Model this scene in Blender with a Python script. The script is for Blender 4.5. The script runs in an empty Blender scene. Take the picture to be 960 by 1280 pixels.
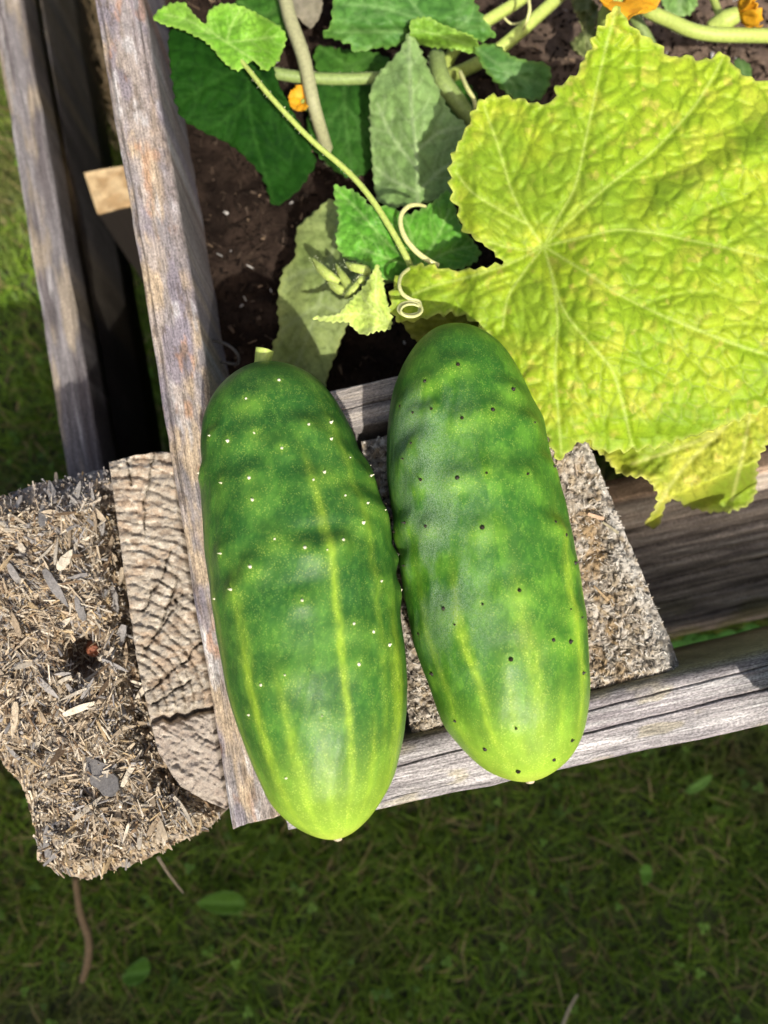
import bpy, math, random
import numpy as np
from mathutils import Vector
from mathutils.geometry import delaunay_2d_cdt
R = math.radians
rng = np.random.default_rng(7)
random.seed(7)
scene = bpy.context.scene
C = scene.collection

# ------------------------------------------------------------------ camera
ZT = 0.42                      # height of the bed's top edge above the lawn
PITCH = R(10)
CAM = np.array([0.0, -0.065, ZT + 0.37])
FPX = 960.0                    # focal length in photo pixels (photo 960 x 1280)
cam = bpy.data.cameras.new('camera')
cam.sensor_fit = 'VERTICAL'; cam.sensor_height = 32; cam.lens = 24
cam.clip_start = 0.01; cam.clip_end = 500
cam.dof.use_dof = True; cam.dof.focus_distance = 0.335; cam.dof.aperture_fstop = 6.0
camo = bpy.data.objects.new('camera', cam); C.objects.link(camo)
camo.location = CAM; camo.rotation_euler = (PITCH, 0, 0)
scene.camera = camo

# ------------------------------------------------------------------ sky, sun, exposure
SUN_EL, SUN_AZ = R(49), math.atan2(0.30, -0.95)      # azimuth from +Y towards +X
w = bpy.data.worlds.new('World'); scene.world = w; w.use_nodes = True
nt = w.node_tree; bg = nt.nodes['Background']
sky = nt.nodes.new('ShaderNodeTexSky'); sky.sky_type = 'NISHITA'; sky.sun_disc = False
sky.sun_elevation = SUN_EL; sky.sun_rotation = SUN_AZ; sky.dust_density = 6.0; sky.ozone_density = 0.0; sky.air_density = 0.7
nt.links.new(sky.outputs[0], bg.inputs[0]); bg.inputs[1].default_value = 0.15
sun = bpy.data.lights.new('sun', 'SUN'); sun.energy = 3.9; sun.angle = R(0.55); sun.color = (1.0, 0.955, 0.88)
suno = bpy.data.objects.new('sun', sun); C.objects.link(suno)
TO_SUN = Vector((math.sin(SUN_AZ)*math.cos(SUN_EL), math.cos(SUN_AZ)*math.cos(SUN_EL), math.sin(SUN_EL)))
suno.rotation_euler = TO_SUN.to_track_quat('Z', 'Y').to_euler(); suno.location = (1, -3, 4)
scene.view_settings.view_transform = 'Standard'; scene.view_settings.look = 'None'
scene.view_settings.exposure = 0.45; scene.view_settings.gamma = 1.0

# ------------------------------------------------------------------ helpers
RT = np.array([1.0, 0, 0]); UP = np.array([0, math.cos(PITCH), math.sin(PITCH)])
FW = np.array([0, math.sin(PITCH), -math.cos(PITCH)])
def at(px, py, dz=0.0):
    """photo pixel -> point on the level dz above / below the bed's top edge"""
    px = np.asarray(px, float); py = np.asarray(py, float); dz = np.asarray(dz, float)
    d = FPX*FW + (px-480)[..., None]*RT + (640-py)[..., None]*UP
    k = (ZT + dz - CAM[2])/d[..., 2]
    return CAM + d*k[..., None]
def proj(P):
    q = P - CAM; z = q@FW
    return 480 + FPX*(q@RT)/z, 640 - FPX*(q@UP)/z
def A1(p, dz=0.0): return at(p[0], p[1], dz)

def _h(i, j, s):
    i = i.astype(np.int64); j = j.astype(np.int64)
    n = (i*374761393 + j*668265263 + s*1442695041) & 0xffffffff
    n = ((n ^ (n >> 13))*1274126177) & 0xffffffff
    n = ((n ^ (n >> 16))*2246822519) & 0xffffffff
    return ((n ^ (n >> 15)) & 0xffffff)/float(0xffffff)
def noise(x, y, s=0):
    x = np.asarray(x, float); y = np.asarray(y, float)
    i = np.floor(x); j = np.floor(y); f = x-i; g = y-j
    f = f*f*f*(f*(f*6-15)+10); g = g*g*g*(g*(g*6-15)+10)
    a = _h(i, j, s); b = _h(i+1, j, s); c = _h(i, j+1, s); d = _h(i+1, j+1, s)
    return (a*(1-f)+b*f)*(1-g) + (c*(1-f)+d*f)*g
def fbm(x, y, s=0, o=4, r=0.5):
    t = 0; a = 1; n = 0
    for k in range(o):
        t = t + a*noise(x*2**k+17.3*k, y*2**k-9.1*k, s+k*31); n += a; a *= r
    return t/n
def voro(x, y, s=0):
    x = np.asarray(x, float); y = np.asarray(y, float)
    i = np.floor(x); j = np.floor(y); f1 = np.full(x.shape, 9.0); f2 = f1.copy(); cid = np.zeros(x.shape)
    for di in (-1, 0, 1):
        for dj in (-1, 0, 1):
            cx = i+di+_h(i+di, j+dj, s); cy = j+dj+_h(i+di, j+dj, s+7)
            d = np.hypot(x-cx, y-cy); m = d < f1
            f2 = np.where(m, f1, np.minimum(f2, d)); cid = np.where(m, _h(i+di, j+dj, s+13), cid); f1 = np.where(m, d, f1)
    return f1, f2, cid
def sstep(a, b, x):
    t = np.clip((x-a)/(b-a), 0, 1); return t*t*(3-2*t)
def mixc(a, b, t):
    t = np.asarray(t)[..., None]; return np.asarray(a)*(1-t) + np.asarray(b)*t
def seg_dist(x, y, polys):
    best = np.full(np.shape(x), 1e9)
    for P in polys:
        for (x0, y0), (x1, y1) in zip(P[:-1], P[1:]):
            dx, dy = x1-x0, y1-y0; L = dx*dx+dy*dy+1e-9
            t = np.clip(((x-x0)*dx+(y-y0)*dy)/L, 0, 1)
            best = np.minimum(best, np.hypot(x-x0-t*dx, y-y0-t*dy))
    return best
def smooth_poly(P, n=8, closed=False):
    P = [np.array(p, float) for p in P]; out = []; N = len(P)
    for i in range(N if closed else N-1):
        g = (lambda k: P[k % N]) if closed else (lambda k: P[min(max(k, 0), N-1)])
        p0, p1, p2, p3 = g(i-1), g(i), g(i+1), g(i+2)
        for k in range(n):
            t = k/n
            out.append(.5*((2*p1)+(-p0+p2)*t+(2*p0-5*p1+4*p2-p3)*t*t+(-p0+3*p1-3*p2+p3)*t**3))
    if not closed: out.append(P[-1])
    return np.array(out)
def resample(P, step, closed=True):
    P = np.asarray(P, float)
    if closed: P = np.vstack([P, P[:1]])
    d = np.r_[0, np.cumsum(np.hypot(*np.diff(P[:, :2], axis=0).T))]
    n = max(6, int(round(d[-1]/step))); s = np.linspace(0, d[-1], n, endpoint=not closed)
    return np.stack([np.interp(s, d, P[:, k]) for k in range(P.shape[1])], 1)
def inside(x, y, P):
    r = np.zeros(np.shape(x), bool); n = len(P)
    for i in range(n):
        x0, y0 = P[i][:2]; x1, y1 = P[(i+1) % n][:2]
        if y0 == y1: continue
        r ^= ((y0 > y) != (y1 > y)) & (x < (x1-x0)*(y-y0)/(y1-y0)+x0)
    return r
def fill(outline, step, jit=0.25, seed=1):
    """triangulated sheet inside a pixel outline: xy of the verts, faces, boundary indices"""
    O = np.asarray(outline, float); rg = np.random.default_rng(seed)
    x0, y0 = O.min(0); x1, y1 = O.max(0)
    gx, gy = np.meshgrid(np.arange(x0, x1, step), np.arange(y0, y1, step*.87))
    gx = gx + (np.arange(gx.shape[0]) % 2)[:, None]*step*.5
    g = np.stack([gx.ravel(), gy.ravel()], 1) + rg.uniform(-jit, jit, (gx.size, 2))*step
    g = g[inside(g[:, 0], g[:, 1], O)]
    Oc = np.vstack([O, O[:1]]); g = g[seg_dist(g[:, 0], g[:, 1], [Oc]) > step*.45]
    P = np.vstack([O, g]); n = len(O)
    r = delaunay_2d_cdt([Vector(p) for p in P], [], [list(range(n))], 1, 1e-6)
    V = np.array([(v.x, v.y) for v in r[0]]); F = np.array([f for f in r[2] if len(f) == 3], int)
    idx = {}
    for k, o in enumerate(r[3]):
        for q in o: idx[q] = k
    B = [idx[k] for k in range(n)]
    a = V[F]; ar = (a[:, 1, 0]-a[:, 0, 0])*(a[:, 2, 1]-a[:, 0, 1])-(a[:, 1, 1]-a[:, 0, 1])*(a[:, 2, 0]-a[:, 0, 0])
    F[ar > 0] = F[ar > 0][:, ::-1]           # pixel y runs down: make normals point up
    return V, F, B

def put(name, V, F, mat, root=None, parent=None, origin=None, attrs=None, smooth=True, mats=None):
    """one mesh object; V in world metres; root = Empty that owns it"""
    V = np.asarray(V, np.float32)
    if origin is None: origin = np.array(root.location) if root else np.array([V[:, 0].mean(), V[:, 1].mean(), V[:, 2].min()])
    me = bpy.data.meshes.new(name)
    loops = np.concatenate([np.asarray(f).ravel() for f in F]) if isinstance(F, list) else np.asarray(F).ravel()
    if isinstance(F, list): tot = np.concatenate([np.full(len(f), np.asarray(f).shape[1]) for f in F])
    else: tot = np.full(len(F), F.shape[1])
    me.vertices.add(len(V)); me.vertices.foreach_set('co', (V-origin).astype(np.float32).ravel())
    me.loops.add(len(loops)); me.loops.foreach_set('vertex_index', loops.astype(np.int32))
    me.polygons.add(len(tot)); me.polygons.foreach_set('loop_start', np.r_[0, np.cumsum(tot)[:-1]].astype(np.int32))
    me.update(calc_edges=True); me.validate()
    me.polygons.foreach_set('use_smooth', np.full(len(me.polygons), smooth))
    for k, v in (attrs or {}).items():
        v = np.asarray(v, np.float32)
        if v.ndim == 1: a = me.attributes.new(k, 'FLOAT', 'POINT'); a.data.foreach_set('value', v)
        elif k == 'col':
            a = me.attributes.new(k, 'FLOAT_COLOR', 'POINT')
            a.data.foreach_set('color', np.c_[v, np.ones(len(v))].astype(np.float32).ravel())
        else: a = me.attributes.new(k, 'FLOAT_VECTOR', 'POINT'); a.data.foreach_set('vector', v.ravel())
    me.materials.append(mat)
    o = bpy.data.objects.new(name, me); C.objects.link(o)
    p = parent or root
    if p: o.parent = p
    else: o.location = origin
    return o
def thing(name, loc, label, cat, group=None):
    o = bpy.data.objects.new(name, None); C.objects.link(o); o.location = loc; o.empty_display_size = .02
    return tag(o, label, cat, group)
def tag(o, label=None, cat=None, group=None, kind=None):
    if label: o['label'] = label
    if cat: o['category'] = cat
    if group: o['group'] = group
    if kind: o['kind'] = kind
    return o
def grid_faces(nu, nv, closed=False):
    i, j = np.meshgrid(np.arange(nu-1), np.arange(nv if closed else nv-1), indexing='ij')
    a = i*nv+j; b = i*nv+(j+1) % nv
    return np.stack([a, b, b+nv, a+nv], -1).reshape(-1, 4)
def tube(pts, rad, ns=10, sub=8, ridge=0.0):
    P = smooth_poly(pts, sub); n = len(P)
    r = np.interp(np.linspace(0, 1, n), np.linspace(0, 1, len(rad)), rad) if np.ndim(rad) else np.full(n, rad)
    T = np.gradient(P, axis=0); T /= np.linalg.norm(T, axis=1)[:, None]+1e-12
    u = np.cross(T[0], [0, 0, 1.0]); u = u if np.linalg.norm(u) > 1e-3 else np.array([1.0, 0, 0]); u /= np.linalg.norm(u)
    V = []; a = np.linspace(0, 2*np.pi, ns, endpoint=False)
    for k in range(n):
        u = u - T[k]*(u@T[k]); u /= np.linalg.norm(u); v = np.cross(T[k], u)
        rr = r[k]*(1+ridge*np.cos(5*a))
        V.append(P[k]+np.outer(np.cos(a)*rr, u)+np.outer(np.sin(a)*rr, v))
    V = np.vstack(V); F = [grid_faces(n, ns, True)]
    V = np.vstack([V, P[:1], P[-1:]]); c0, c1 = len(V)-2, len(V)-1; q = np.arange(ns)
    F.append(np.stack([np.full(ns, c0), (q+1) % ns, q], 1)); b = (n-1)*ns
    F.append(np.stack([np.full(ns, c1), b+q, b+(q+1) % ns], 1))
    return V, F

# ------------------------------------------------------------------ materials
def mat(name):
    m = bpy.data.materials.new(name); m.use_nodes = True
    n = m.node_tree; return m, n, n.nodes['Principled BSDF']
def N(n, t, **k):
    o = n.nodes.new(t)
    for a, v in k.items(): setattr(o, a, v)
    return o
def attr(n, name): return N(n, 'ShaderNodeAttribute', attribute_name=name)
def tex(n, vec, scale, detail=4, rough=.55):
    t = N(n, 'ShaderNodeTexNoise'); t.inputs['Scale'].default_value = scale; t.inputs['Detail'].default_value = detail
    t.inputs['Roughness'].default_value = rough
    if vec is not None: n.links.new(vec, t.inputs['Vector'])
    return t
def ramp(n, src, stops):
    r = N(n, 'ShaderNodeValToRGB'); e = r.color_ramp.elements
    while len(e) < len(stops): e.new(.5)
    for q, (p, c) in zip(e, stops): q.position = p; q.color = c if len(c) == 4 else (*c, 1)
    n.links.new(src, r.inputs[0]); return r
def mult(n, a, b, fac=1.0, mode='MULTIPLY'):
    m = N(n, 'ShaderNodeMix', data_type='RGBA', blend_type=mode); m.inputs[0].default_value = fac
    n.links.new(a, m.inputs[6]); n.links.new(b, m.inputs[7]); return m.outputs[2]
def bump(n, h, bsdf, st, dist):
    b = N(n, 'ShaderNodeBump'); b.inputs['Strength'].default_value = st; b.inputs['Distance'].default_value = dist
    n.links.new(h, b.inputs['Height']); n.links.new(b.outputs[0], bsdf.inputs['Normal']); return b
G = lambda v: (v, v, v, 1)
def wood_mat(name, lo=.55, hi=1.25, rough=.85):
    m, n, b = mat(name); c = attr(n, 'col'); g = attr(n, 'gc')
    mp = N(n, 'ShaderNodeMapping'); mp.inputs['Scale'].default_value = (170, 1000, 1000); n.links.new(g.outputs['Vector'], mp.inputs['Vector'])
    t = tex(n, mp.outputs[0], 1.0, 5, .65); r = ramp(n, t.outputs[0], [(.25, G(lo)), (.75, G(hi))])
    mp2 = N(n, 'ShaderNodeMapping'); mp2.inputs['Scale'].default_value = (700, 1300, 1300); n.links.new(g.outputs['Vector'], mp2.inputs['Vector'])
    t2 = tex(n, mp2.outputs[0], 1.0, 3, .6); r2 = ramp(n, t2.outputs[0], [(.32, G(.5)), (.62, G(1.2))])
    mp3 = N(n, 'ShaderNodeMapping'); mp3.inputs['Scale'].default_value = (28, 1900, 1900); n.links.new(g.outputs['Vector'], mp3.inputs['Vector'])
    t3 = tex(n, mp3.outputs[0], 1.0, 2, .5); r3 = ramp(n, t3.outputs[0], [(.36, G(.45)), (.44, G(1.0))])
    k = mult(n, mult(n, mult(n, c.outputs[0], r.outputs[0]), r2.outputs[0]), r3.outputs[0], .8); n.links.new(k, b.inputs['Base Color'])
    b.inputs['Roughness'].default_value = rough; b.inputs['Specular IOR Level'].default_value = .25
    a = N(n, 'ShaderNodeMath', operation='ADD'); n.links.new(t.outputs[0], a.inputs[0]); n.links.new(t2.outputs[0], a.inputs[1])
    bump(n, a.outputs[0], b, .55, .0006); return m
def rough_mat(name, sc=900, rough=.9, bst=.5, bd=.0006):
    m, n, b = mat(name); c = attr(n, 'col'); tc = N(n, 'ShaderNodeTexCoord')
    t = tex(n, tc.outputs['Object'], sc, 4, .65); r = ramp(n, t.outputs[0], [(.25, G(.6)), (.75, G(1.3))])
    n.links.new(mult(n, c.outputs[0], r.outputs[0]), b.inputs['Base Color']); b.inputs['Roughness'].default_value = rough
    b.inputs['Specular IOR Level'].default_value = .2; bump(n, t.outputs[0], b, bst, bd); return m
def leaf_mat(name, trans=.3, rough=.5, tcol=(.45, .6, .05), spec=.25):
    m, n, b = mat(name); c = attr(n, 'col'); tc = N(n, 'ShaderNodeTexCoord')
    t = tex(n, tc.outputs['Object'], 420, 4, .6); r = ramp(n, t.outputs[0], [(.25, G(.78)), (.75, G(1.18))])
    k = mult(n, c.outputs[0], r.outputs[0]); n.links.new(k, b.inputs['Base Color'])
    b.inputs['Roughness'].default_value = rough; b.inputs['Specular IOR Level'].default_value = spec
    t2 = tex(n, tc.outputs['Object'], 1500, 3, .6); bump(n, t2.outputs[0], b, .25, .0004)
    tr = N(n, 'ShaderNodeBsdfTranslucent'); tm = mult(n, k, k, 1.0, 'MULTIPLY')
    rgb = N(n, 'ShaderNodeRGB'); rgb.outputs[0].default_value = (*tcol, 1)
    n.links.new(mult(n, k, rgb.outputs[0], .55, 'MIX'), tr.inputs['Color'])
    mx = N(n, 'ShaderNodeMixShader'); mx.inputs[0].default_value = trans
    n.links.new(b.outputs[0], mx.inputs[1]); n.links.new(tr.outputs[0], mx.inputs[2])
    n.links.new(mx.outputs[0], n.nodes['Material Output'].inputs['Surface']); return m
def plain_mat(name, col, rough=.6, sc=300, var=.3, trans=0, spec=.3):
    m, n, b = mat(name); tc = N(n, 'ShaderNodeTexCoord'); t = tex(n, tc.outputs['Object'], sc, 4, .6)
    r = ramp(n, t.outputs[0], [(.25, tuple(x*(1-var) for x in col)), (.75, tuple(x*(1+var) for x in col))])
    n.links.new(r.outputs[0], b.inputs['Base Color']); b.inputs['Roughness'].default_value = rough
    b.inputs['Specular IOR Level'].default_value = spec; bump(n, t.outputs[0], b, .2, .0005)
    if trans: b.inputs['Subsurface Weight'].default_value = trans; b.inputs['Subsurface Radius'].default_value = (.003, .003, .001); b.inputs['Subsurface Scale'].default_value = 1
    return m
M_WOOD = wood_mat('weathered_wood'); M_ROT = rough_mat('rotten_wood'); M_GRAIN = rough_mat('end_grain', 1400)
M_SOIL = rough_mat('potting_soil', 260, 1.0, .9, .003); M_SOIL.node_tree.nodes['Principled BSDF'].inputs['Specular IOR Level'].default_value = .03
M_YELLOW = leaf_mat('yellowing_leaf', .22, .55, (.7, .7, .05)); M_GREEN = leaf_mat('green_leaf', .25, .52, (.25, .5, .03))
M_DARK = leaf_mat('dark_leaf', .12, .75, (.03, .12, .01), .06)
M_PALE = leaf_mat('pale_leaf', .2, .65, (.35, .45, .12))
M_STEM = plain_mat('stem_green', (.36, .44, .10), .5, 500, .2, .1)
M_STEMD = plain_mat('stem_olive', (.20, .27, .08), .55, 500, .25, .1)
M_STEMG = plain_mat('stem_dull', (.30, .30, .16), .6, 500, .25)
M_TENDRIL = plain_mat('tendril', (.58, .58, .24), .4, 500, .15, .1)
M_PETAL = leaf_mat('petal', .3, .55, (.9, .4, .02))
M_HAIR = plain_mat('plant_hair', (.62, .66, .40), .6, 500, .1)
M_RUST = plain_mat('rusty_iron', (.17, .055, .025), .7, 900, .5)
M_NAIL = plain_mat('dark_iron', (.05, .048, .045), .55, 900, .4)
M_TWIG = plain_mat('dry_twig', (.27, .19, .10), .8, 500, .35)
M_STRAW = plain_mat('dry_straw', (.5, .42, .28), .7, 500, .2)
M_GRASS = leaf_mat('grass_blade', .25, .5, (.2, .4, .04))

def cucumber_mat():
    m, n, b = mat('cucumber_skin'); c = attr(n, 'col'); st = attr(n, 'pale'); bl = attr(n, 'bloom'); tc = N(n, 'ShaderNodeTexCoord')
    v = N(n, 'ShaderNodeTexVoronoi'); v.inputs['Scale'].default_value = 1250; n.links.new(tc.outputs['Object'], v.inputs['Vector'])
    sp = ramp(n, v.outputs['Distance'], [(.10, G(1)), (.42, G(0))])
    tn = tex(n, tc.outputs['Object'], 230, 4, .65); gate = ramp(n, tn.outputs[0], [(.36, G(0)), (.60, G(1))])
    # pale speckles, dense on the stripes, sparse elsewhere
    mm = N(n, 'ShaderNodeMath', operation='MULTIPLY'); n.links.new(sp.outputs[0], mm.inputs[0]); n.links.new(gate.outputs[0], mm.inputs[1])
    ma = N(n, 'ShaderNodeMath', operation='MULTIPLY_ADD'); n.links.new(st.outputs['Fac'], ma.inputs[0]); ma.inputs[1].default_value = .75; ma.inputs[2].default_value = .24
    m2 = N(n, 'ShaderNodeMath', operation='MULTIPLY', use_clamp=True); n.links.new(mm.outputs[0], m2.inputs[0]); n.links.new(ma.outputs[0], m2.inputs[1])
    mx = N(n, 'ShaderNodeMix', data_type='RGBA'); n.links.new(m2.outputs[0], mx.inputs[0]); n.links.new(c.outputs[0], mx.inputs[6]); mx.inputs[7].default_value = (.60, .72, .13, 1)
    t2 = tex(n, tc.outputs['Object'], 70, 5, .6); r2 = ramp(n, t2.outputs[0], [(.3, G(.82)), (.7, G(1.15))])
    k = mult(n, mx.outputs[2], r2.outputs[0])
    # dusty bloom on one flank
    t4 = tex(n, tc.outputs['Object'], 2600, 3, .7); r4 = ramp(n, t4.outputs[0], [(.42, G(0)), (.66, G(1))])
    mb = N(n, 'ShaderNodeMath', operation='MULTIPLY'); n.links.new(bl.outputs['Fac'], mb.inputs[0]); n.links.new(r4.outputs[0], mb.inputs[1])
    mz = N(n, 'ShaderNodeMix', data_type='RGBA'); n.links.new(mb.outputs[0], mz.inputs[0]); n.links.new(k, mz.inputs[6]); mz.inputs[7].default_value = (.26, .36, .24, 1)
    n.links.new(mz.outputs[2], b.inputs['Base Color'])
    t3 = tex(n, tc.outputs['Object'], 120, 4, .6); r3 = ramp(n, t3.outputs[0], [(.3, G(.33)), (.7, G(.52))])
    ra = N(n, 'ShaderNodeMath', operation='MULTIPLY_ADD', use_clamp=True); n.links.new(bl.outputs['Fac'], ra.inputs[0]); ra.inputs[1].default_value = .3; n.links.new(r3.outputs[0], ra.inputs[2])
    n.links.new(ra.outputs[0], b.inputs['Roughness']); b.inputs['Specular IOR Level'].default_value = .27
    b.inputs['Subsurface Weight'].default_value = .12; b.inputs['Subsurface Radius'].default_value = (.002, .004, .001); b.inputs['Subsurface Scale'].default_value = 1
    t5 = tex(n, tc.outputs['Object'], 900, 5, .7); bump(n, t5.outputs[0], b, .30, .0005); return m
M_CUKE = cucumber_mat()

# ------------------------------------------------------------------ lawn
m, n, b = mat('lawn_soil'); tc = N(n, 'ShaderNodeTexCoord'); t = tex(n, tc.outputs['Object'], 18, 6, .65)
r_ = ramp(n, t.outputs[0], [(.3, (.02, .028, .008)), (.55, (.05, .065, .016)), (.75, (.10, .085, .035))])
n.links.new(r_.outputs[0], b.inputs['Base Color']); b.inputs['Roughness'].default_value = .95; bump(n, t.outputs[0], b, .8, .02)
M_LAWN = m
nn = 60; q = np.concatenate([-np.geomspace(60, 1.2, 14), np.linspace(-1.1, 1.1, 40), np.geomspace(1.2, 60, 14)])
X, Y = np.meshgrid(q, q, indexing='ij'); Z = (fbm(X*3, Y*3, 5)-.5)*.02*np.clip(4-np.hypot(X, Y), 0, 1)
o = put('lawn', np.stack([X.ravel(), Y.ravel(), Z.ravel()], 1), grid_faces(len(q), len(q)), M_LAWN, origin=np.zeros(3)); tag(o, kind='structure')
# flip so the sheet faces up
o.data.flip_normals() if o.data.polygons[0].normal.z < 0 else None

def blades(n, xy, lmin, lmax, wmin, wmax, cols, lean=(.2, 1.1), seed=1, curl=.6):
    rg = np.random.default_rng(seed); L = rg.uniform(lmin, lmax, n); W = rg.uniform(wmin, wmax, n)
    az = rg.uniform(0, 2*np.pi, n); ln = rg.uniform(*lean, n)
    d = np.stack([np.cos(az), np.sin(az)], 1); s = np.stack([-np.sin(az), np.cos(az), np.zeros(n)], 1)
    base = np.c_[xy, np.zeros(n)]; V = []; ang = ln.copy()
    p = base.copy(); p[:, 2] -= .002
    for k in range(4):
        wd = W*[1, .9, .65, .05][k]
        if k < 3: V += [p-s*wd[:, None]*.5, p+s*wd[:, None]*.5]
        else: V += [p]
        st = (L/3)[:, None]*np.c_[d*np.sin(ang)[:, None], np.cos(ang)]
        p = p+st; p[:, 2] = np.maximum(p[:, 2], .003); ang = ang+curl*rg.uniform(.2, 1, n)
    V = np.stack(V, 1).reshape(-1, 3); i = np.arange(n)[:, None]*7
    quads = np.concatenate([i+np.array([0, 1, 3, 2]), i+np.array([2, 3, 5, 4])]); tri = i+np.array([4, 5, 6])
    ci = rg.choice(len(cols), n, p=[c[1] for c in cols]); col = np.array([c[0] for c in cols])[ci]*rg.uniform(.65, 1.35, (n, 1))
    return V, [quads, tri], np.repeat(col, 7, 0)
GC = [((.125, .22, .022), .42), ((.17, .275, .03), .26), ((.085, .165, .02), .17), ((.28, .23, .10), .10), ((.36, .29, .15), .05)]
nb = 150000; xy = np.c_[rng.uniform(-.66, .66, nb), rng.uniform(-.85, .85, nb)]
dn = fbm(xy[:, 0]*9, xy[:, 1]*9, 3); keep = rng.uniform(size=nb) < np.clip(.45+1.6*(dn-.3), .3, 1)
xy = xy[keep]; V, F, cl = blades(len(xy), xy, .016, .050, .0009, .0026, GC, seed=3)
pn = fbm(V[:, 0]*14, V[:, 1]*14, 21); cl = cl*np.array([1.10, 1.08, .9])*(.65+.7*pn)[:, None]
pd = sstep(.55, .72, fbm(V[:, 0]*7, V[:, 1]*7, 44))*.6; cl = mixc(cl, (.13, .10, .05), pd)
o = put('grass', V, F, M_GRASS, attrs={'col': cl}, origin=np.zeros(3), smooth=False)
tag(o, 'shaded short lawn grass around the raised bed', 'grass', kind='stuff')
nb = 45000; xy = np.c_[rng.uniform(-2.2, 2.2, nb), rng.uniform(-2.2, 2.2, nb)]; xy = xy[(abs(xy[:, 0]) > .65) | (abs(xy[:, 1]) > .84)]
V, F, cl = blades(len(xy), xy, .03, .07, .003, .006, GC, seed=4)
o = put('lawn_grass', V, F, M_GRASS, attrs={'col': cl}, origin=np.zeros(3), smooth=False); tag(o, 'short lawn grass spreading beyond the bed', 'grass', kind='stuff')
# clover and small round weeds in the turf
def leaflets(n, seed, box, z, size, cols, k=7):
    rg = np.random.default_rng(seed); V = []; F = []; CL = []; c = 0
    for i in range(n):
        x, y = rg.uniform(box[0], box[1]), rg.uniform(box[2], box[3]); zz = rg.uniform(*z); a0 = rg.uniform(0, 6.3); s = rg.uniform(*size)
        col = np.array(cols[rg.integers(len(cols))])*rg.uniform(.7, 1.3)
        for q in range(3):
            a = a0+q*2.09; th = np.linspace(0, 2*np.pi, k, endpoint=False); tl = rg.uniform(-.3, .3)
            ex, ey = np.cos(th)*s*.55+s*.62, np.sin(th)*s*.5
            P = np.stack([x+ex*np.cos(a)-ey*np.sin(a), y+ex*np.sin(a)+ey*np.cos(a), zz+ex*tl+np.abs(ey)*.3], 1)
            V.append(P); F.append(np.arange(c, c+k)[None]); CL.append(np.repeat(col[None], k, 0)); c += k
    return np.vstack(V), [np.vstack(F)], np.vstack(CL)
V, F, cl = leaflets(520, 5, (-.55, .55, -.75, .5), (.012, .03), (.0025, .0055), [(.13, .27, .03), (.17, .32, .04), (.10, .21, .03)])
o = put('clover', V, F, M_GRASS, attrs={'col': cl}, origin=np.zeros(3), smooth=False); tag(o, 'tiny clover leaves scattered through the lawn', 'clover', kind='stuff')

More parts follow.
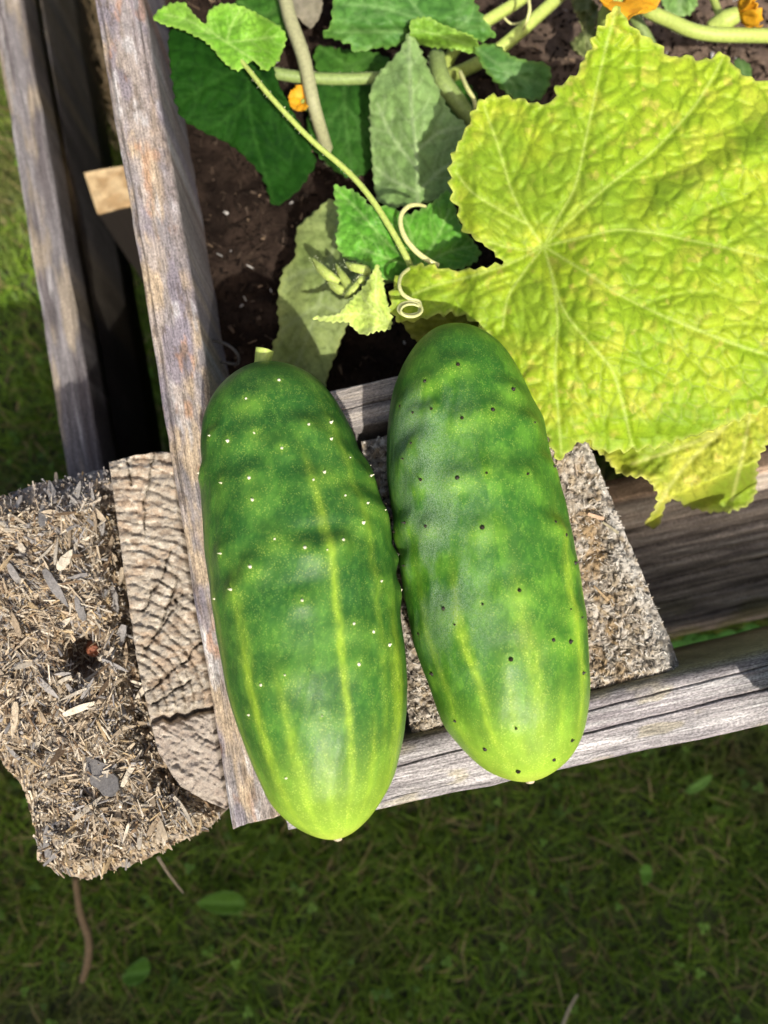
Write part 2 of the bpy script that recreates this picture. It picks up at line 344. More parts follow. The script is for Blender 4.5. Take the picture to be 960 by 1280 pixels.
# ------------------------------------------------------------------ planks
def plank(name, L0, L1, R0, R1, depth, colf, root=None, parent=None, nu=400, nv=40, seed=0, relief=.0007, rad=.0025,
          radR=None, cracks=(), wav=.0006, label=None, cat=None, lo=0, group=None):
    """board lofted along its length; L/R = the two long edges of its dense face (world points), depth = other dimension"""
    L0, L1, R0, R1 = [np.asarray(p, float) for p in (L0, L1, R0, R1)]
    u = np.linspace(0, 1, nu); E = L0+np.outer(u, L1-L0); H = R0+np.outer(u, R1-R0)
    ax = (L1-L0)/np.linalg.norm(L1-L0); ac = H-E; wid = np.linalg.norm(ac, axis=1); ac = ac/wid[:, None]
    nrm = np.cross(ax, ac[nu//2]); nrm /= np.linalg.norm(nrm)
    if lo == 0 and nrm[2] < 0: nrm = -nrm
    if lo == -1: nrm = -nrm
    radR = radR or rad
    # section: v in 0..1 across, w = depth below the face (m)
    sec = [(0, depth, 0), (0, depth*.66, 0), (0, depth*.33, 0)]
    for a in np.linspace(0, np.pi/2, 6)[:-1]: sec.append((('L', 1-math.cos(a)), rad*(1-math.sin(a)), 1))
    for v in np.linspace(0, 1, nv): sec.append((('T', v), 0, 1))
    for a in np.linspace(np.pi/2, 0, 6)[1:]: sec.append((('R', 1-math.cos(a)), radR[1]*(1-math.sin(a)) if isinstance(radR, tuple) else radR*(1-math.sin(a)), 1))
    sec += [(1, depth*.33, 0), (1, depth*.66, 0), (1, depth, 0), (.5, depth, 0)]
    rr = radR[0] if isinstance(radR, tuple) else radR
    V = []; gc = []; d = []
    Lm = np.linalg.norm(L1-L0); s = u*Lm
    for (v, wdep, top) in sec:
        if isinstance(v, tuple):
            vv = {'L': lambda: v[1]*rad, 'T': lambda: rad+v[1]*(wid-rad-rr), 'R': lambda: wid-v[1]*rr}[v[0]]()
        else: vv = v*wid
        vv = np.broadcast_to(vv, u.shape); V.append(E+ac*vv[:, None]-nrm*wdep)
        gc.append(np.stack([s, vv+0*s, np.full(nu, -wdep)], 1)); d.append(np.full(nu, float(top)))
    V = np.stack(V, 1); gc = np.stack(gc, 1); d = np.stack(d, 1); K = V.shape[1]
    S, Vv = gc[..., 0], gc[..., 1]-gc[..., 2]
    g = fbm(S*22, Vv*420, seed, 4)-.5; g2 = fbm(S*60, Vv*1400, seed+5, 3)-.5
    h = relief*(1.5*g+.9*g2) + wav*2*(fbm(S*14, Vv*30, seed+9, 3)-.5)
    ck = np.zeros_like(h)
    for (s0, v0, s1, v1, wd, dp) in cracks:           # fractions of length and width
        t = (S/Lm-s0)/(s1-s0+1e-9); line = (v0+(v1-v0)*t)*wid[:, None] + .0016*(fbm(S*40, S*0+v0*9, seed+3)-.5)
        c = np.exp(-((gc[..., 1]-line)/wd)**2)*sstep(0, .08, t)*(1-sstep(.92, 1, t))*(gc[..., 2] > -rad*2)
        ck = np.maximum(ck, c*(.55+.9*fbm(S*90, S*0, seed+8))); h = h-dp*c
    edge = np.minimum(gc[..., 1], wid[:, None]-gc[..., 1])
    V = V + nrm*(h*d)[..., None] + ac[:, None, :]*((fbm(S*30, Vv*0+gc[..., 2]*40, seed+2)-.5)*.0018*(edge < .004))[..., None]
    # worn, not quite straight ends
    en = np.minimum(S, Lm-S); V = V + ax*(((fbm(gc[..., 1]*120, gc[..., 2]*80, seed+6)-.5)*.003)*(en < 1e-6))[..., None]
    col = colf(S, gc[..., 1], gc[..., 1]/wid[:, None], g, g2, V); col = col*(1-.75*np.clip(ck, 0, 1))[..., None]
    F = [grid_faces(nu, K, True)]; V = V.reshape(-1, 3); gc = gc.reshape(-1, 3); col = np.clip(col.reshape(-1, 3), .004, 1)
    V = np.vstack([V, V[:K].mean(0), V[-K:].mean(0)]); gc = np.vstack([gc, gc[:K].mean(0), gc[-K:].mean(0)]); col = np.vstack([col, col[:K].mean(0), col[-K:].mean(0)])
    q = np.arange(K); a, bq = len(V)-2, len(V)-1
    F += [np.stack([np.full(K, a), (q+1) % K, q], 1), np.stack([np.full(K, bq), (nu-1)*K+q, (nu-1)*K+(q+1) % K], 1)]
    o = put(name, V, F, M_WOOD, root=root, parent=parent, attrs={'col': col, 'gc': gc})
    c = o.data.polygons[(nu//2)*K+8+nv//2].normal
    if c.dot(Vector(nrm)) < 0: o.data.flip_normals()
    if label: tag(o, label, cat, group)
    return o
def ext(a, b, k): return a+(b-a)*k          # point on the line a->b
def col_left(S, v, f, g, g2, V):
    c = mixc((.40, .34, .29), (.30, .27, .26), sstep(.35, .7, fbm(S*26, v*180, 71)))
    c = mixc(c, (.52, .40, .26), sstep(.53, .70, fbm(S*36, v*130, 73))*.85)
    c = mixc(c, (.25, .22, .25), sstep(.50, .68, fbm(S*30, v*120, 75))*.8)
    c = mixc(c, (.62, .60, .58), sstep(.60, .74, fbm(S*50, v*260, 76))*.6)
    c = mixc(c, (.42, .22, .11), sstep(.66, .78, fbm(S*60, v*160, 78))*.6)
    c = mixc(c, (.17, .13, .10), sstep(.60, .74, fbm(S*90, v*420, 79))*.7)
    c = mixc(c, (.16, .14, .17), sstep(.55, .8, f)*sstep(.40, .52, S/S.max())*(1-sstep(.66, .80, S/S.max()))*.35)
    c = c*(.6+.8*fbm(S*160, v*260, 79, 5, .65))[..., None]
    return c*.95*(1+.6*g+.5*g2)[..., None]
LP = [A1((118, 0)), A1((291, 1036)), A1((180, 0)), A1((351, 1020))]
L0, L1, R0, R1 = LP; L0 = ext(L1, L0, 2.1); R0 = ext(R1, R0, 2.1)
plank('bed_plank', L0, L1, R0, R1, .13, col_left, nu=900, nv=30, seed=11, relief=.0006, rad=.0018, radR=(.0030, .0035), wav=.0011,
      cracks=[(.0, .86, .62, .84, .0006, .002), (.3, .1, .86, .14, .0005, .0012)],
      label='long weathered tan and purple-grey plank on edge under the white-spined cucumber', cat='plank')
def col_front(S, v, f, g, g2, V):
    c = mixc((.44, .41, .40), (.32, .29, .29), sstep(.35, .65, fbm(S*9, v*330, 81)))
    c = mixc(c, (.60, .57, .55), sstep(.52, .70, fbm(S*16, v*520, 82))*.8)
    c = mixc(c, (.24, .21, .22), sstep(.56, .72, fbm(S*12, v*700, 84))*.6)
    c = mixc(c, (.46, .40, .24), sstep(.62, .75, fbm(S*40, v*120, 85))*.5)
    c = mixc(c, (.24, .23, .12), sstep(.90, .99, f)*.75)                       # green algae film on the inner edge
    return c*.98*(.75+.5*fbm(S*90, v*300, 86, 5, .65))[..., None]*(1+.7*g+.5*g2)[..., None]
L0, L1 = A1((300, 1054)), A1((960, 905)); R0, R1 = A1((300, 968)), A1((960, 811))
k = 1.6
dirp = (A1((960, 905))-A1((480, 1012))); dirp /= np.linalg.norm(dirp)
# starts at the inner side of the long plank
def meet(p, d):     # slide along d until on the plank's right edge line
    a, c_ = LP[2][:2], LP[3][:2]; e = c_-a; A = np.array([[d[0], -e[0]], [d[1], -e[1]]]); t = np.linalg.solve(A, a-p[:2])[0]; return p+d*t
dR = R1-A1((510, 922)); dR /= np.linalg.norm(dR); dL = dirp
Ls = meet(L1, dL)+dL*.0015; Rs = meet(R1, dR)+dR*.0015
FP = (Ls, L1, Rs, R1)
plank('bed_plank', Ls, ext(Ls, L1, 3.2), Rs, ext(Rs, R1, 3.2), .12, col_front, nu=1100, nv=60, seed=23, relief=.0006, rad=.0015, radR=(.0070, .0085),
      cracks=[(.12, .72, .40, .80, .00035, .0018), (.16, .42, .45, .50, .0004, .0022), (.02, .58, .14, .64, .0003, .001)],
      label='silver grey front plank with long cracks carrying both cucumber tips', cat='plank')
# inner cross board behind the post
def col_inner(S, v, f, g, g2, V):
    c = mixc((.42, .37, .32), (.28, .25, .23), sstep(.35, .65, fbm(S*9, v*330, 91)))
    c = mixc(c, (.52, .45, .37), sstep(.55, .72, fbm(S*16, v*420, 92))*.7)
    return c*(1+1.2*g+.7*g2)[..., None]
dz = -.007
a0, a1 = A1((404, 546), dz), A1((504, 523), dz); b0, b1 = A1((404, 491), dz), A1((504, 465), dz)
da = a1-a0; da /= np.linalg.norm(da)
plank('cross_board', a0-da*.053, a0+da*.80, b0-da*.041, b0+da*.82, .10, col_inner, nu=700, nv=40, seed=31, relief=.0011, rad=.002,
      cracks=[(.03, .5, .5, .56, .0005, .003)], label='grey split cross board between the two cucumbers behind the post', cat='board')
# leaning wall board to the right of the post
def col_wall(S, v, f, g, g2, V):
    c = mixc((.52, .43, .33), (.36, .30, .24), sstep(.35, .65, fbm(S*8, v*160, 101)))
    c = mixc(c, (.54, .47, .38), sstep(.55, .72, fbm(S*12, v*260, 102))*.7)
    c = mixc(c, (.13, .10, .09), sstep(.58, .72, fbm(S*10, v*300, 104))*.8)
    c = mixc(c, (.24, .22, .09), sstep(.55, .0, f)*sstep(.35, .65, fbm(S*30, v*60, 105))*.8)
    c = mixc(c, (.55, .38, .25), sstep(.965, .995, f)*.8)  # warm sunlit tone painted along the top edge
    return c*(1+1.3*g+.7*g2)[..., None]
t0, t1 = A1((787, 622), -.09), A1((960, 584), -.09); u0, u1 = A1((835, 802), -.185), A1((960, 772), -.185)
dt = (t1-t0)/np.linalg.norm(t1-t0); du = dt
P0, P1 = t0-dt*.15, t0+dt*.72; Q0, Q1 = u0-dt*.165, u0+dt*.70
plank('wall_board', Q0, Q1, P0, P1, .022, col_wall, nu=800, nv=110, seed=41, relief=.0013, rad=.003,
      cracks=[(.0, .80, .9, .79, .0012, .006), (.0, .68, .9, .66, .0013, .007), (.0, .55, .8, .57, .0012, .006), (.05, .44, .9, .42, .0010, .005), (.0, .28, .9, .31, .0012, .005), (.1, .14, .8, .13, .0009, .004)],
      label='wide dark cracked wall board with algae in the shade below the yellow leaf', cat='board')

# ------------------------------------------------------------------ timber tops
def timber_top(name, outline, step, zf, colf, zbase, mat_, root, skirt=None, seed=1, rough_edge=2.0, rows=5, sidecol=(.2, .17, .13)):
    O = resample(outline, step*1.4)
    if rough_edge:
        cx, cy = O.mean(0); s = np.arange(len(O)); r = (fbm(s*.35, s*0, seed+90, 3)-.5)*2*rough_edge
        dv = O-[cx, cy]; dv /= np.linalg.norm(dv, axis=1)[:, None]; O = O+dv*r[:, None]
    V, F, B = fill(O, step, seed=seed); x, y = V.T; z = zf(x, y); P = at(x, y, z); col = colf(x, y, z)
    nb_ = len(B); top = P[B]; allV = [P]; allc = [col]; Fq = []; prev = np.array(B); base = len(P)
    for k in range(1, rows+1):
        t = (k/rows)**1.8; zz = top[:, 2]*(1-t)+zbase*t
        s = np.arange(nb_); wob = (fbm(s*.25, zz*60, seed+33, 3)-.5)*.004
        c = top.mean(0); dv = top-c; dv[:, 2] = 0; dv /= np.linalg.norm(dv, axis=1)[:, None]
        allV.append(np.c_[top[:, :2]+dv[:, :2]*wob[:, None], zz]); allc.append(mixc(col[B], np.array(sidecol)[None]*(.6+.8*fbm(s*.5, zz*8, seed+3))[:, None], np.full(nb_, min(1, .5+t))))
        cur = base+(k-1)*nb_+np.arange(nb_)
        Fq.append(np.stack([prev, np.roll(prev, -1), np.roll(cur, -1), cur], 1)); prev = cur
    # orientation: sides must face out
    e = V[B]; ar = np.sum(e[:, 0]*np.roll(e[:, 1], -1)-np.roll(e[:, 0], -1)*e[:, 1])
    Fq = np.vstack(Fq)
    if ar > 0: pass
    else: Fq = Fq[:, ::-1]
    o = put(name, np.vstack(allV), [F, Fq], mat_, root=root, attrs={'col': np.clip(np.vstack(allc), .003, 1)}); return o
def splinters(P, D, L, W, T, seed=1):
    """tapered slivers: centre, direction, length, width, thickness"""
    n = len(P); rg = np.random.default_rng(seed); D = D/np.linalg.norm(D, axis=1)[:, None]
    S = np.cross(D, rg.normal(size=(n, 3))*[.35, .35, 1]); S /= np.linalg.norm(S, axis=1)[:, None]; U = np.cross(S, D)
    V = []
    for e, tp in ((-1, rg.uniform(.3, .9, n)), (1, rg.uniform(.1, .6, n))):
        off = rg.normal(size=n)*.15
        for a, b_ in ((-1, -1), (1, -1), (1, 1), (-1, 1)):
            V.append(P+D*(L*e*.5*rg.uniform(.85, 1.1, n))[:, None]+S*((a*tp*.5+off)*W)[:, None]+U*(b_*.5*T*tp)[:, None])
    V = np.stack(V, 1).reshape(-1, 3); i = (np.arange(n)*8)[:, None]
    F = np.concatenate([i+np.array(f) for f in ((0, 3, 2, 1), (4, 5, 6, 7), (0, 1, 5, 4), (1, 2, 6, 5), (2, 3, 7, 6), (3, 0, 4, 7))])
    return V, F
PAL = np.array([(.47, .385, .275), (.36, .28, .19), (.29, .27, .25), (.20, .135, .08), (.57, .50, .39), (.25, .235, .22), (.09, .07, .055), (.44, .33, .19)])

# ---- rotten post at the outer corner
rot_out = [(-70, 690), (-45, 645), (0, 622), (40, 606), (75, 600), (110, 592), (136, 588), (144, 640), (152, 700), (160, 760), (170, 830), (184, 890), (196, 940),
           (228, 985), (262, 1008), (278, 1022), (250, 1040), (215, 1058), (170, 1078), (110, 1098), (72, 1092), (50, 1075), (42, 1030), (32, 988), (12, 962), (0, 948), (-40, 935), (-75, 880), (-85, 780)]
RO = np.array(rot_out, float)
rp = thing('rotten_post', tuple(np.r_[A1((100, 850))[:2], 0]), 'thick rotten post with crumbling splintered top at the bed corner', 'post')
ROc = np.vstack([RO, RO[:1]])
def rot_z(x, y):
    d = seg_dist(x, y, [ROc]); right = sstep(120, 175, x-(y-590)*.12)
    z = -.006 - .020*(1-sstep(0, 42, d))**1.5*(1-.85*right*(y < 960))
    z = z + .012*(fbm(x/46, y/46, 201)-.5) + .012*(fbm(x/15, y/15, 203)-.5) + .005*(fbm(x/5, y/5, 205, 3)-.5)
    z = z - .032*np.exp(-((((x-106)/24)**2+((y-816)/32)**2))**2)            # pit round the old bolt
    z = z - .007*np.exp(-((x-(147+(y-620)*.10))/7)**2)*(y < 905)       # gap beside the sounder slab
    return z
def rot_c(x, y, z):
    f1, f2, cid = voro(x/7, y/9, 207); c = PAL[(cid*7.99).astype(int)]*.8
    c = mixc(c, (.34, .26, .17), .45+0*x); c = mixc(c, (.30, .29, .30), sstep(650, 600, y)*.6)  # back edge greyed: shade painted over the wood colours
    return mixc(c, (.10, .05, .03), np.exp(-(((x-106)/24)**2+((y-816)/32)**2))*.9)
timber_top('rotten_core', rot_out, 2.6, rot_z, rot_c, .0, M_ROT, rp, seed=3, rough_edge=5, sidecol=(.17, .14, .11))
ns = 9000; pts = []
g = np.c_[rng.uniform(-85, 285, 40000), rng.uniform(585, 1105, 40000)]; g = g[inside(g[:, 0], g[:, 1], RO)][:ns]
x, y = g.T; ns = len(g); d = seg_dist(x, y, [ROc]); z = rot_z(x, y)
P = at(x, y, z+.001); cc = A1((105, 850), 0); rad = P-cc; rad[:, 2] = 0; rad /= np.linalg.norm(rad, axis=1)[:, None]
rim = 1-sstep(5, 50, d); th = R(105)+R(150)*(fbm(x/60, y/60, 209, 2)-.5); D = np.stack([np.cos(th), np.sin(th), 0*th], 1)*rng.choice([0, .8, 1.6], ns, p=[.3, .4, .3])[:, None]+rng.normal(size=(ns, 3))*[.5, .6, .5]; D /= np.linalg.norm(D, axis=1)[:, None]
D = D*(1-.93*rim)[:, None] + (rad*.30+np.array([0, 0, -1.0]))*rim[:, None]*rng.uniform(.4, 1.2, (ns, 1)); D += np.array([-.15, -.5, 0])*rng.uniform(0, 1, (ns, 1))
chip = rng.uniform(size=ns) < .13; kp = (((x-106)/24)**2+((y-816)/30)**2) > 1.0
V, F = splinters(P, D*np.where(chip, 1, 1)[:, None], np.where(chip, rng.uniform(.003, .009, ns), rng.gamma(2.4, .0022, ns)+.0015), np.where(chip, rng.uniform(.0014, .0032, ns), rng.uniform(.0004, .0016, ns))*(.25+.75*kp), np.where(chip, rng.uniform(.0008, .0018, ns), rng.uniform(.0003, .0010, ns)), 5)
ci = rng.choice(8, ns, p=[.27, .18, .10, .08, .20, .06, .04, .07]); cl = PAL[ci]*rng.uniform(.7, 1.2, (ns, 1))
cl = mixc(cl, (.27, .27, .29), sstep(650, 600, y)*.65*(rng.uniform(size=ns) < .8))  # fibres at the back edge get the same painted shade
o = put('wood_fibres', V, F, M_ROT, root=rp, attrs={'col': np.repeat(np.clip(cl, 0, .8), 8, 0)}, smooth=False); tag(o, kind='stuff')
# the larger slivers one can pick out
big = [(125, 968, 62, 26, -38, 5), (55, 640, 40, 12, 100, 5), (140, 745, 48, 14, 100, 2), (150, 800, 40, 12, 72, 5), (70, 735, 60, 11, -52, 2), (102, 885, 44, 8, 22, 4), (20, 720, 34, 11, -60, 2),
       (135, 690, 30, 8, -50, 0), (30, 690, 34, 9, -65, 4), (82, 700, 30, 12, 60, 4), (60, 860, 36, 9, -45, 2), (18, 900, 44, 8, 85, 0), (45, 930, 30, 8, 80, 4), (75, 940, 36, 10, 60, 3),
       (110, 1010, 40, 7, 40, 4), (150, 1030, 40, 8, 105, 0), (175, 1040, 36, 7, 98, 4), (200, 1030, 40, 9, 118, 0), (230, 1015, 44, 8, 130, 4), (90, 1040, 36, 9, 70, 7), (60, 1050, 40, 12, 95, 5),
       (215, 1000, 36, 8, 60, 1), (20, 780, 34, 8, -70, 1), (80, 780, 30, 8, 35, 4), (120, 640, 34, 9, -40, 0), (95, 618, 36, 8, 70, 5), (65, 615, 34, 9, 110, 5), (20, 635, 36, 9, 80, 2),
       (45, 760, 26, 7, -30, 7), (100, 760, 34, 8, -65, 2), (35, 830, 30, 7, 20, 4), (130, 860, 26, 6, 60, 3), (165, 960, 46, 7, 66, 4), (145, 985, 38, 6, 48, 0), (185, 985, 44, 8, 120, 1)]
for k in range(70):
    while True:
        qx, qy = random.uniform(0, 270), random.uniform(600, 1085)
        if inside(np.array([qx]), np.array([qy]), RO)[0]: break
    big.append((qx, qy, random.uniform(18, 40), random.uniform(3, 6.5), random.uniform(0, 180), random.choice([0, 1, 0, 4, 2, 1, 7, 3])))
for (qx, qy, ln, wd, an, ci) in big:
    zz = float(rot_z(np.array([qx]), np.array([qy]))[0])+.0035; p = A1((qx, qy), zz); s_ = .37/960
    th = np.linspace(-1, 1, 7); V = []; a = R(an); dx, dy = math.cos(a), math.sin(a); dv = np.array([dx, dy, 0]); sv = np.array([-dy, dx, 0])
    sl = random.uniform(-.4, .4); rl = random.uniform(-.7, .7)
    ph = random.uniform(0, 9); sg = random.choice((-1, 1))
    for t in th:
        hw = wd*s_*.5*(1-.9*max(0, t*sg)**1.5)*(1-.5*max(0, -t*sg)**3)*(1+.10*math.sin(t*9+ph)); mid = p+dv*t*ln*s_*.5+np.array([0, 0, sl*t*ln*s_*.5+.0007*math.cos(t*2+ph)])
        tt = .0006+wd*s_*.12
        for (q, h) in ((-1, 1), (1, 1), (1, -1), (-1, -1)): V.append(mid+sv*hw*q+np.array([0, 0, h*tt*.5+q*hw*rl]))
    V = np.array(V); F = [grid_faces(7, 4, True), np.array([(0, 3, 2, 1)]), 24+np.array([(0, 1, 2, 3)])]
    c = PAL[ci]*random.uniform(.75, 1.05)
    put('splinter', V, F, M_ROT, root=rp, attrs={'col': np.repeat(c[None], 28, 0)*rng.uniform(.8, 1.15, (28, 1))}, smooth=False)
# bolt head in the pit
V, F = tube([A1((116, 806), -.040), A1((117, 812), -.022), A1((117, 814), -.019)], [.0036, .0036, .0026], 12, 4)
put('bolt', V, F, M_RUST, root=rp)
# sounder slab with growth rings
ring_out = [(136, 578), (165, 570), (200, 564), (214, 566), (222, 640), (233, 710), (248, 800), (262, 880), (272, 950), (284, 1012), (255, 1000), (226, 984), (198, 942), (186, 892), (172, 830), (162, 760), (153, 700), (145, 640)]
RC = (156, 888)
CRW = 1
cr = [[(252, 800), (232, 826), (204, 848), (176, 872)], [(228, 742), (206, 778), (180, 812)], [(214, 690), (200, 726), (178, 764)], [(192, 566), (188, 600), (180, 632), (182, 668)],
      [(240, 850), (215, 866), (190, 880)], [(220, 720), (214, 752), (196, 790)], [(160, 572), (163, 606)]]
bigc = [[(186, 905), (204, 896), (213, 901), (222, 893), (232, 896), (246, 888), (264, 886)]]
def ring_h(x, y):
    wx = x+8*(fbm(x/38, y/38, 301)-.5); wy = y+16*(fbm(x/45, y/30, 303)-.5)
    rr = np.hypot((wx-RC[0])*1.12, wy-RC[1]); ph = rr/13.5+.8*fbm(x/60, y/60, 305)+.22*fbm(x/14, y/14, 306); fr = ph-np.floor(ph)
    return fr, rr
def ring_z(x, y):
    fr, rr = ring_h(x, y); up = y < 893-(x-190)*.12
    saw = np.where(fr < .72, fr/.72, (1-fr)/.28)
    z = -.004 + np.where(up, .0016*saw*(.5+fbm(x/30, y/30, 327)), .0004*saw)+.0036*(fbm(x/6, y/4, 307, 4, .65)-.5)+.003*(fbm(x/25, y/25, 309)-.5)
    z = z-.0045*np.exp(-(seg_dist(x+9*(fbm(x/11, y/11, 323)-.5), y+9*(fbm(x/11, y/11, 325)-.5), cr)/1.1)**2)*sstep(.25, .45, fbm(x/9, y/9, 317))-.011*np.exp(-(seg_dist(x, y, bigc)/3.2)**2)
    z = z + .0015*sstep(640, 580, y)*np.sin(y/3.2+2*fbm(x/12, y/9, 311)) - np.where(up, 0, .0035)
    gl = fbm((x*.86+y*.5)/40, (y*.86-x*.5)/4.5, 321, 4)-.5; z = z + np.where(up, 0, .0035*gl)
    return z - .006*sstep(960, 1010, y)
def ring_c(x, y, z):
    fr, rr = ring_h(x, y); c = mixc((.34, .295, .235), (.20, .165, .125), sstep(.4, .95, fr)*(.25+.6*(y < 890)))
    c = mixc(c, (.38, .25, .15), sstep(.5, .7, fbm(x/22, y/14, 313))*.4); c = mixc(c, (.58, .52, .42), sstep(.55, .72, fbm(x/8, y/4, 315, 5))*.7); c = mixc(c, (.17, .12, .08), sstep(.56, .70, fbm(x/13, y/9, 319, 5))*.6)
    c = mixc(c, (.33, .28, .24), (y > 895)*.55)
    return c*(1-.55*np.exp(-(seg_dist(x+9*(fbm(x/11, y/11, 323)-.5), y+9*(fbm(x/11, y/11, 325)-.5), cr)/1.3)**2))[:, None]
timber_top('ring_slab', ring_out, 1.7, ring_z, ring_c, .05, M_GRAIN, rp, seed=13, rough_edge=1.2, sidecol=(.2, .15, .1))

def col_added_end(S, v, f, g, g2, V): return mixc((.30, .25, .19), (.20, .17, .14), sstep(.35, .65, fbm(S*9, v*60, 121)))*(1+g)[..., None]
a_, b_ = A1((-60, 930), -.012), A1((-60, 660), -.012); dl = -dirp
plank('added_shade_end', a_, a_+dl*.42, b_, b_+dl*.42, ZT-.012, col_added_end, root=rp, nu=200, nv=40, seed=61, relief=.003, rad=.006)  # added length out of view, put there to shade the left lawn
# ---- inner corner post
post_out = [(452, 552), (560, 526), (700, 494), (716, 508), (738, 560), (775, 650), (812, 740), (840, 806), (850, 834), (843, 842), (780, 858), (660, 888), (560, 912), (516, 922), (505, 860), (490, 780), (470, 660)]
PO = np.array(post_out, float); POc = np.vstack([PO, PO[:1]])
cp = thing('corner_post', tuple(np.r_[A1((660, 720))[:2], 0]), 'square grey post with gritty worn end grain under the black-spined cucumber', 'post')
def post_z(x, y):
    d = seg_dist(x, y, [POc]); z = -.004-.006*(1-sstep(0, 14, d))
    z = z-.007*np.exp(-(((x-745-(y-700)*.12)/26)**2))*(.4+.9*fbm(x/40, y/40, 331))*(1-sstep(800, 850, y))
    e = (x-735)-(y-555)*.41; z = z-.010*sstep(-22, 2, e)*sstep(740, 800, y)
    f1, f2, cid = voro(x/6.5, y/6.5, 333)
    return z + .005*(fbm(x/22, y/22, 335)-.5)+.0022*(.5-f1)*(.5+cid)+.0015*(fbm(x/3.2, y/3.2, 337, 2)-.5)
def post_c(x, y, z):
    f1, f2, cid = voro(x/6.5, y/6.5, 333); c = np.array([(.48, .42, .33), (.38, .32, .24), (.60, .54, .45), (.31, .265, .21), (.42, .34, .23)])[(cid*4.99).astype(int)]
    hol = np.exp(-(((x-745-(y-700)*.12)/26)**2)); c = mixc(c, (.36, .24, .11), hol*sstep(.4, .65, fbm(x/17, y/17, 339))*.8)
    e = (x-735)-(y-555)*.41; c = mixc(c, (.72, .69, .62), sstep(-45, -8, e)*sstep(.35, .6, fbm(x/9, y/9, 341))*.6)
    c = c*.82*(1-.7*sstep(.45, .72, f1))[:, None]
    return mixc(c, (.20, .19, .17), sstep(-22, 0, e)*sstep(740, 800, y)*.7)
timber_top('worn_top', post_out, 2.2, post_z, post_c, 0, M_GRAIN, cp, seed=21, rough_edge=1.4, sidecol=(.22, .2, .17))
g = np.c_[rng.uniform(450, 850, 16000), rng.uniform(490, 925, 16000)]; g = g[inside(g[:, 0], g[:, 1], PO)][:9000]; x, y = g.T; n_ = len(g)
P = at(x, y, post_z(x, y)+.0005); D = rng.normal(size=(n_, 3))*[1, 1, .6]
V, F = splinters(P, D, rng.gamma(2.0, .0007, n_)+.0008, rng.uniform(.0004, .0012, n_), rng.uniform(.0003, .0008, n_), 9)
cl = post_c(x, y, None)*rng.uniform(.7, 1.45, (n_, 1)); cl = mixc(cl, (.7, .66, .58), (rng.uniform(size=n_) < .25)*.6)
o = put('wood_grit', V, F, M_ROT, root=cp, attrs={'col': np.repeat(np.clip(cl, 0, .8), 8, 0)}, smooth=False); tag(o, kind='stuff')
for (qx, qy, ln, wd, an, c) in [(764, 660, 24, 9, 35, (.34, .30, .20)), (745, 645, 20, 8, 20, (.52, .36, .24)), (752, 742, 26, 6, 40, (.42, .30, .17)), (720, 588, 16, 6, 80, (.5, .4, .3)), (705, 772, 18, 7, 120, (.6, .55, .48))]:
    p = A1((qx, qy), float(post_z(np.array([qx]), np.array([qy]))[0])+.003); a = R(-an); s_ = .37/960
    V, F = splinters(p[None], np.array([[math.cos(a), math.sin(a), .1]]), np.array([ln*s_]), np.array([wd*s_]), np.array([.0015]), int(qx))
    put('splinter', V, F, M_ROT, root=cp, attrs={'col': np.repeat(np.array([c]), 8, 0)}, smooth=False)

# ------------------------------------------------------------------ lower frame and stake at the left
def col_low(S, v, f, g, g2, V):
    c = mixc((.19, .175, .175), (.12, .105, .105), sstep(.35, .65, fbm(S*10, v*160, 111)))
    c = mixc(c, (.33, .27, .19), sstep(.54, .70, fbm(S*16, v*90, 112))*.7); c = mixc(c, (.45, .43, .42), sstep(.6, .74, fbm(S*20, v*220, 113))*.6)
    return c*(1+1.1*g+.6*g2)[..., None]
dz = -.14
a0, a1, b0, b1 = A1((-12, 0), dz), A1((92, 640), dz), A1((28, 0), dz), A1((139, 640), dz)
plank('lower_rail', ext(a1, a0, 1.9), a1, ext(b1, b0, 1.9), b1, .042, col_low, nu=500, nv=24, seed=51, relief=.001, rad=.002, label='narrow grey rail low on the lawn left of the long plank', cat='rail')
dz = -.186
a0, a1, b0, b1 = A1((20, 0), dz), A1((118, 600), dz), A1((52, 0), dz), A1((150, 600), dz)
plank('lower_rail', ext(a1, a0, 1.9), a1, ext(b1, b0, 1.9), b1, .15, lambda *a: col_low(*a)*.45, nu=300, nv=14, seed=53, relief=.001, rad=.002, label='board on edge beneath the narrow grey rail, painted dark for shade', cat='board')  # rail colour cut down: deep shade is painted into this board
st_out = [(105, 216), (130, 211), (172, 205), (184, 254), (150, 260), (122, 268)]
# stake: square stub with a pale sawn top
def stake_out(p, dz): return p
dzs = -.20
SO = resample(np.array(st_out, float), 4); Vs, Fs, Bs = fill(SO, 4, seed=4); zz = dzs+.004*(fbm(Vs[:, 0]/9, Vs[:, 1]/14, 351)-.5)
top = at(Vs[:, 0], Vs[:, 1], zz); cl = mixc((.56, .42, .24), (.36, .24, .12), sstep(.35, .7, fbm(Vs[:, 0]/16, Vs[:, 1]/7, 353)))
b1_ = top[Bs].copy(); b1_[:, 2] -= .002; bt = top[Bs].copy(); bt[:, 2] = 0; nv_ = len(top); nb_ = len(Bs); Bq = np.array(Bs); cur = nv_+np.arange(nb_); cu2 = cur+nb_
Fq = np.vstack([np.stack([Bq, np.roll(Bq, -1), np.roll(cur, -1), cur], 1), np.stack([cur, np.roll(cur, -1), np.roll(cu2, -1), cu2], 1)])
o = put('stake', np.vstack([top, b1_, bt]), [Fs, Fq], M_GRAIN, attrs={'col': np.vstack([cl, np.tile((.018, .014, .011), (2*nb_, 1))])}, smooth=False)  # side walls near black: their shade is painted in
tag(o, 'square stake with pale sunlit sawn top between the rail and the plank', 'stake')

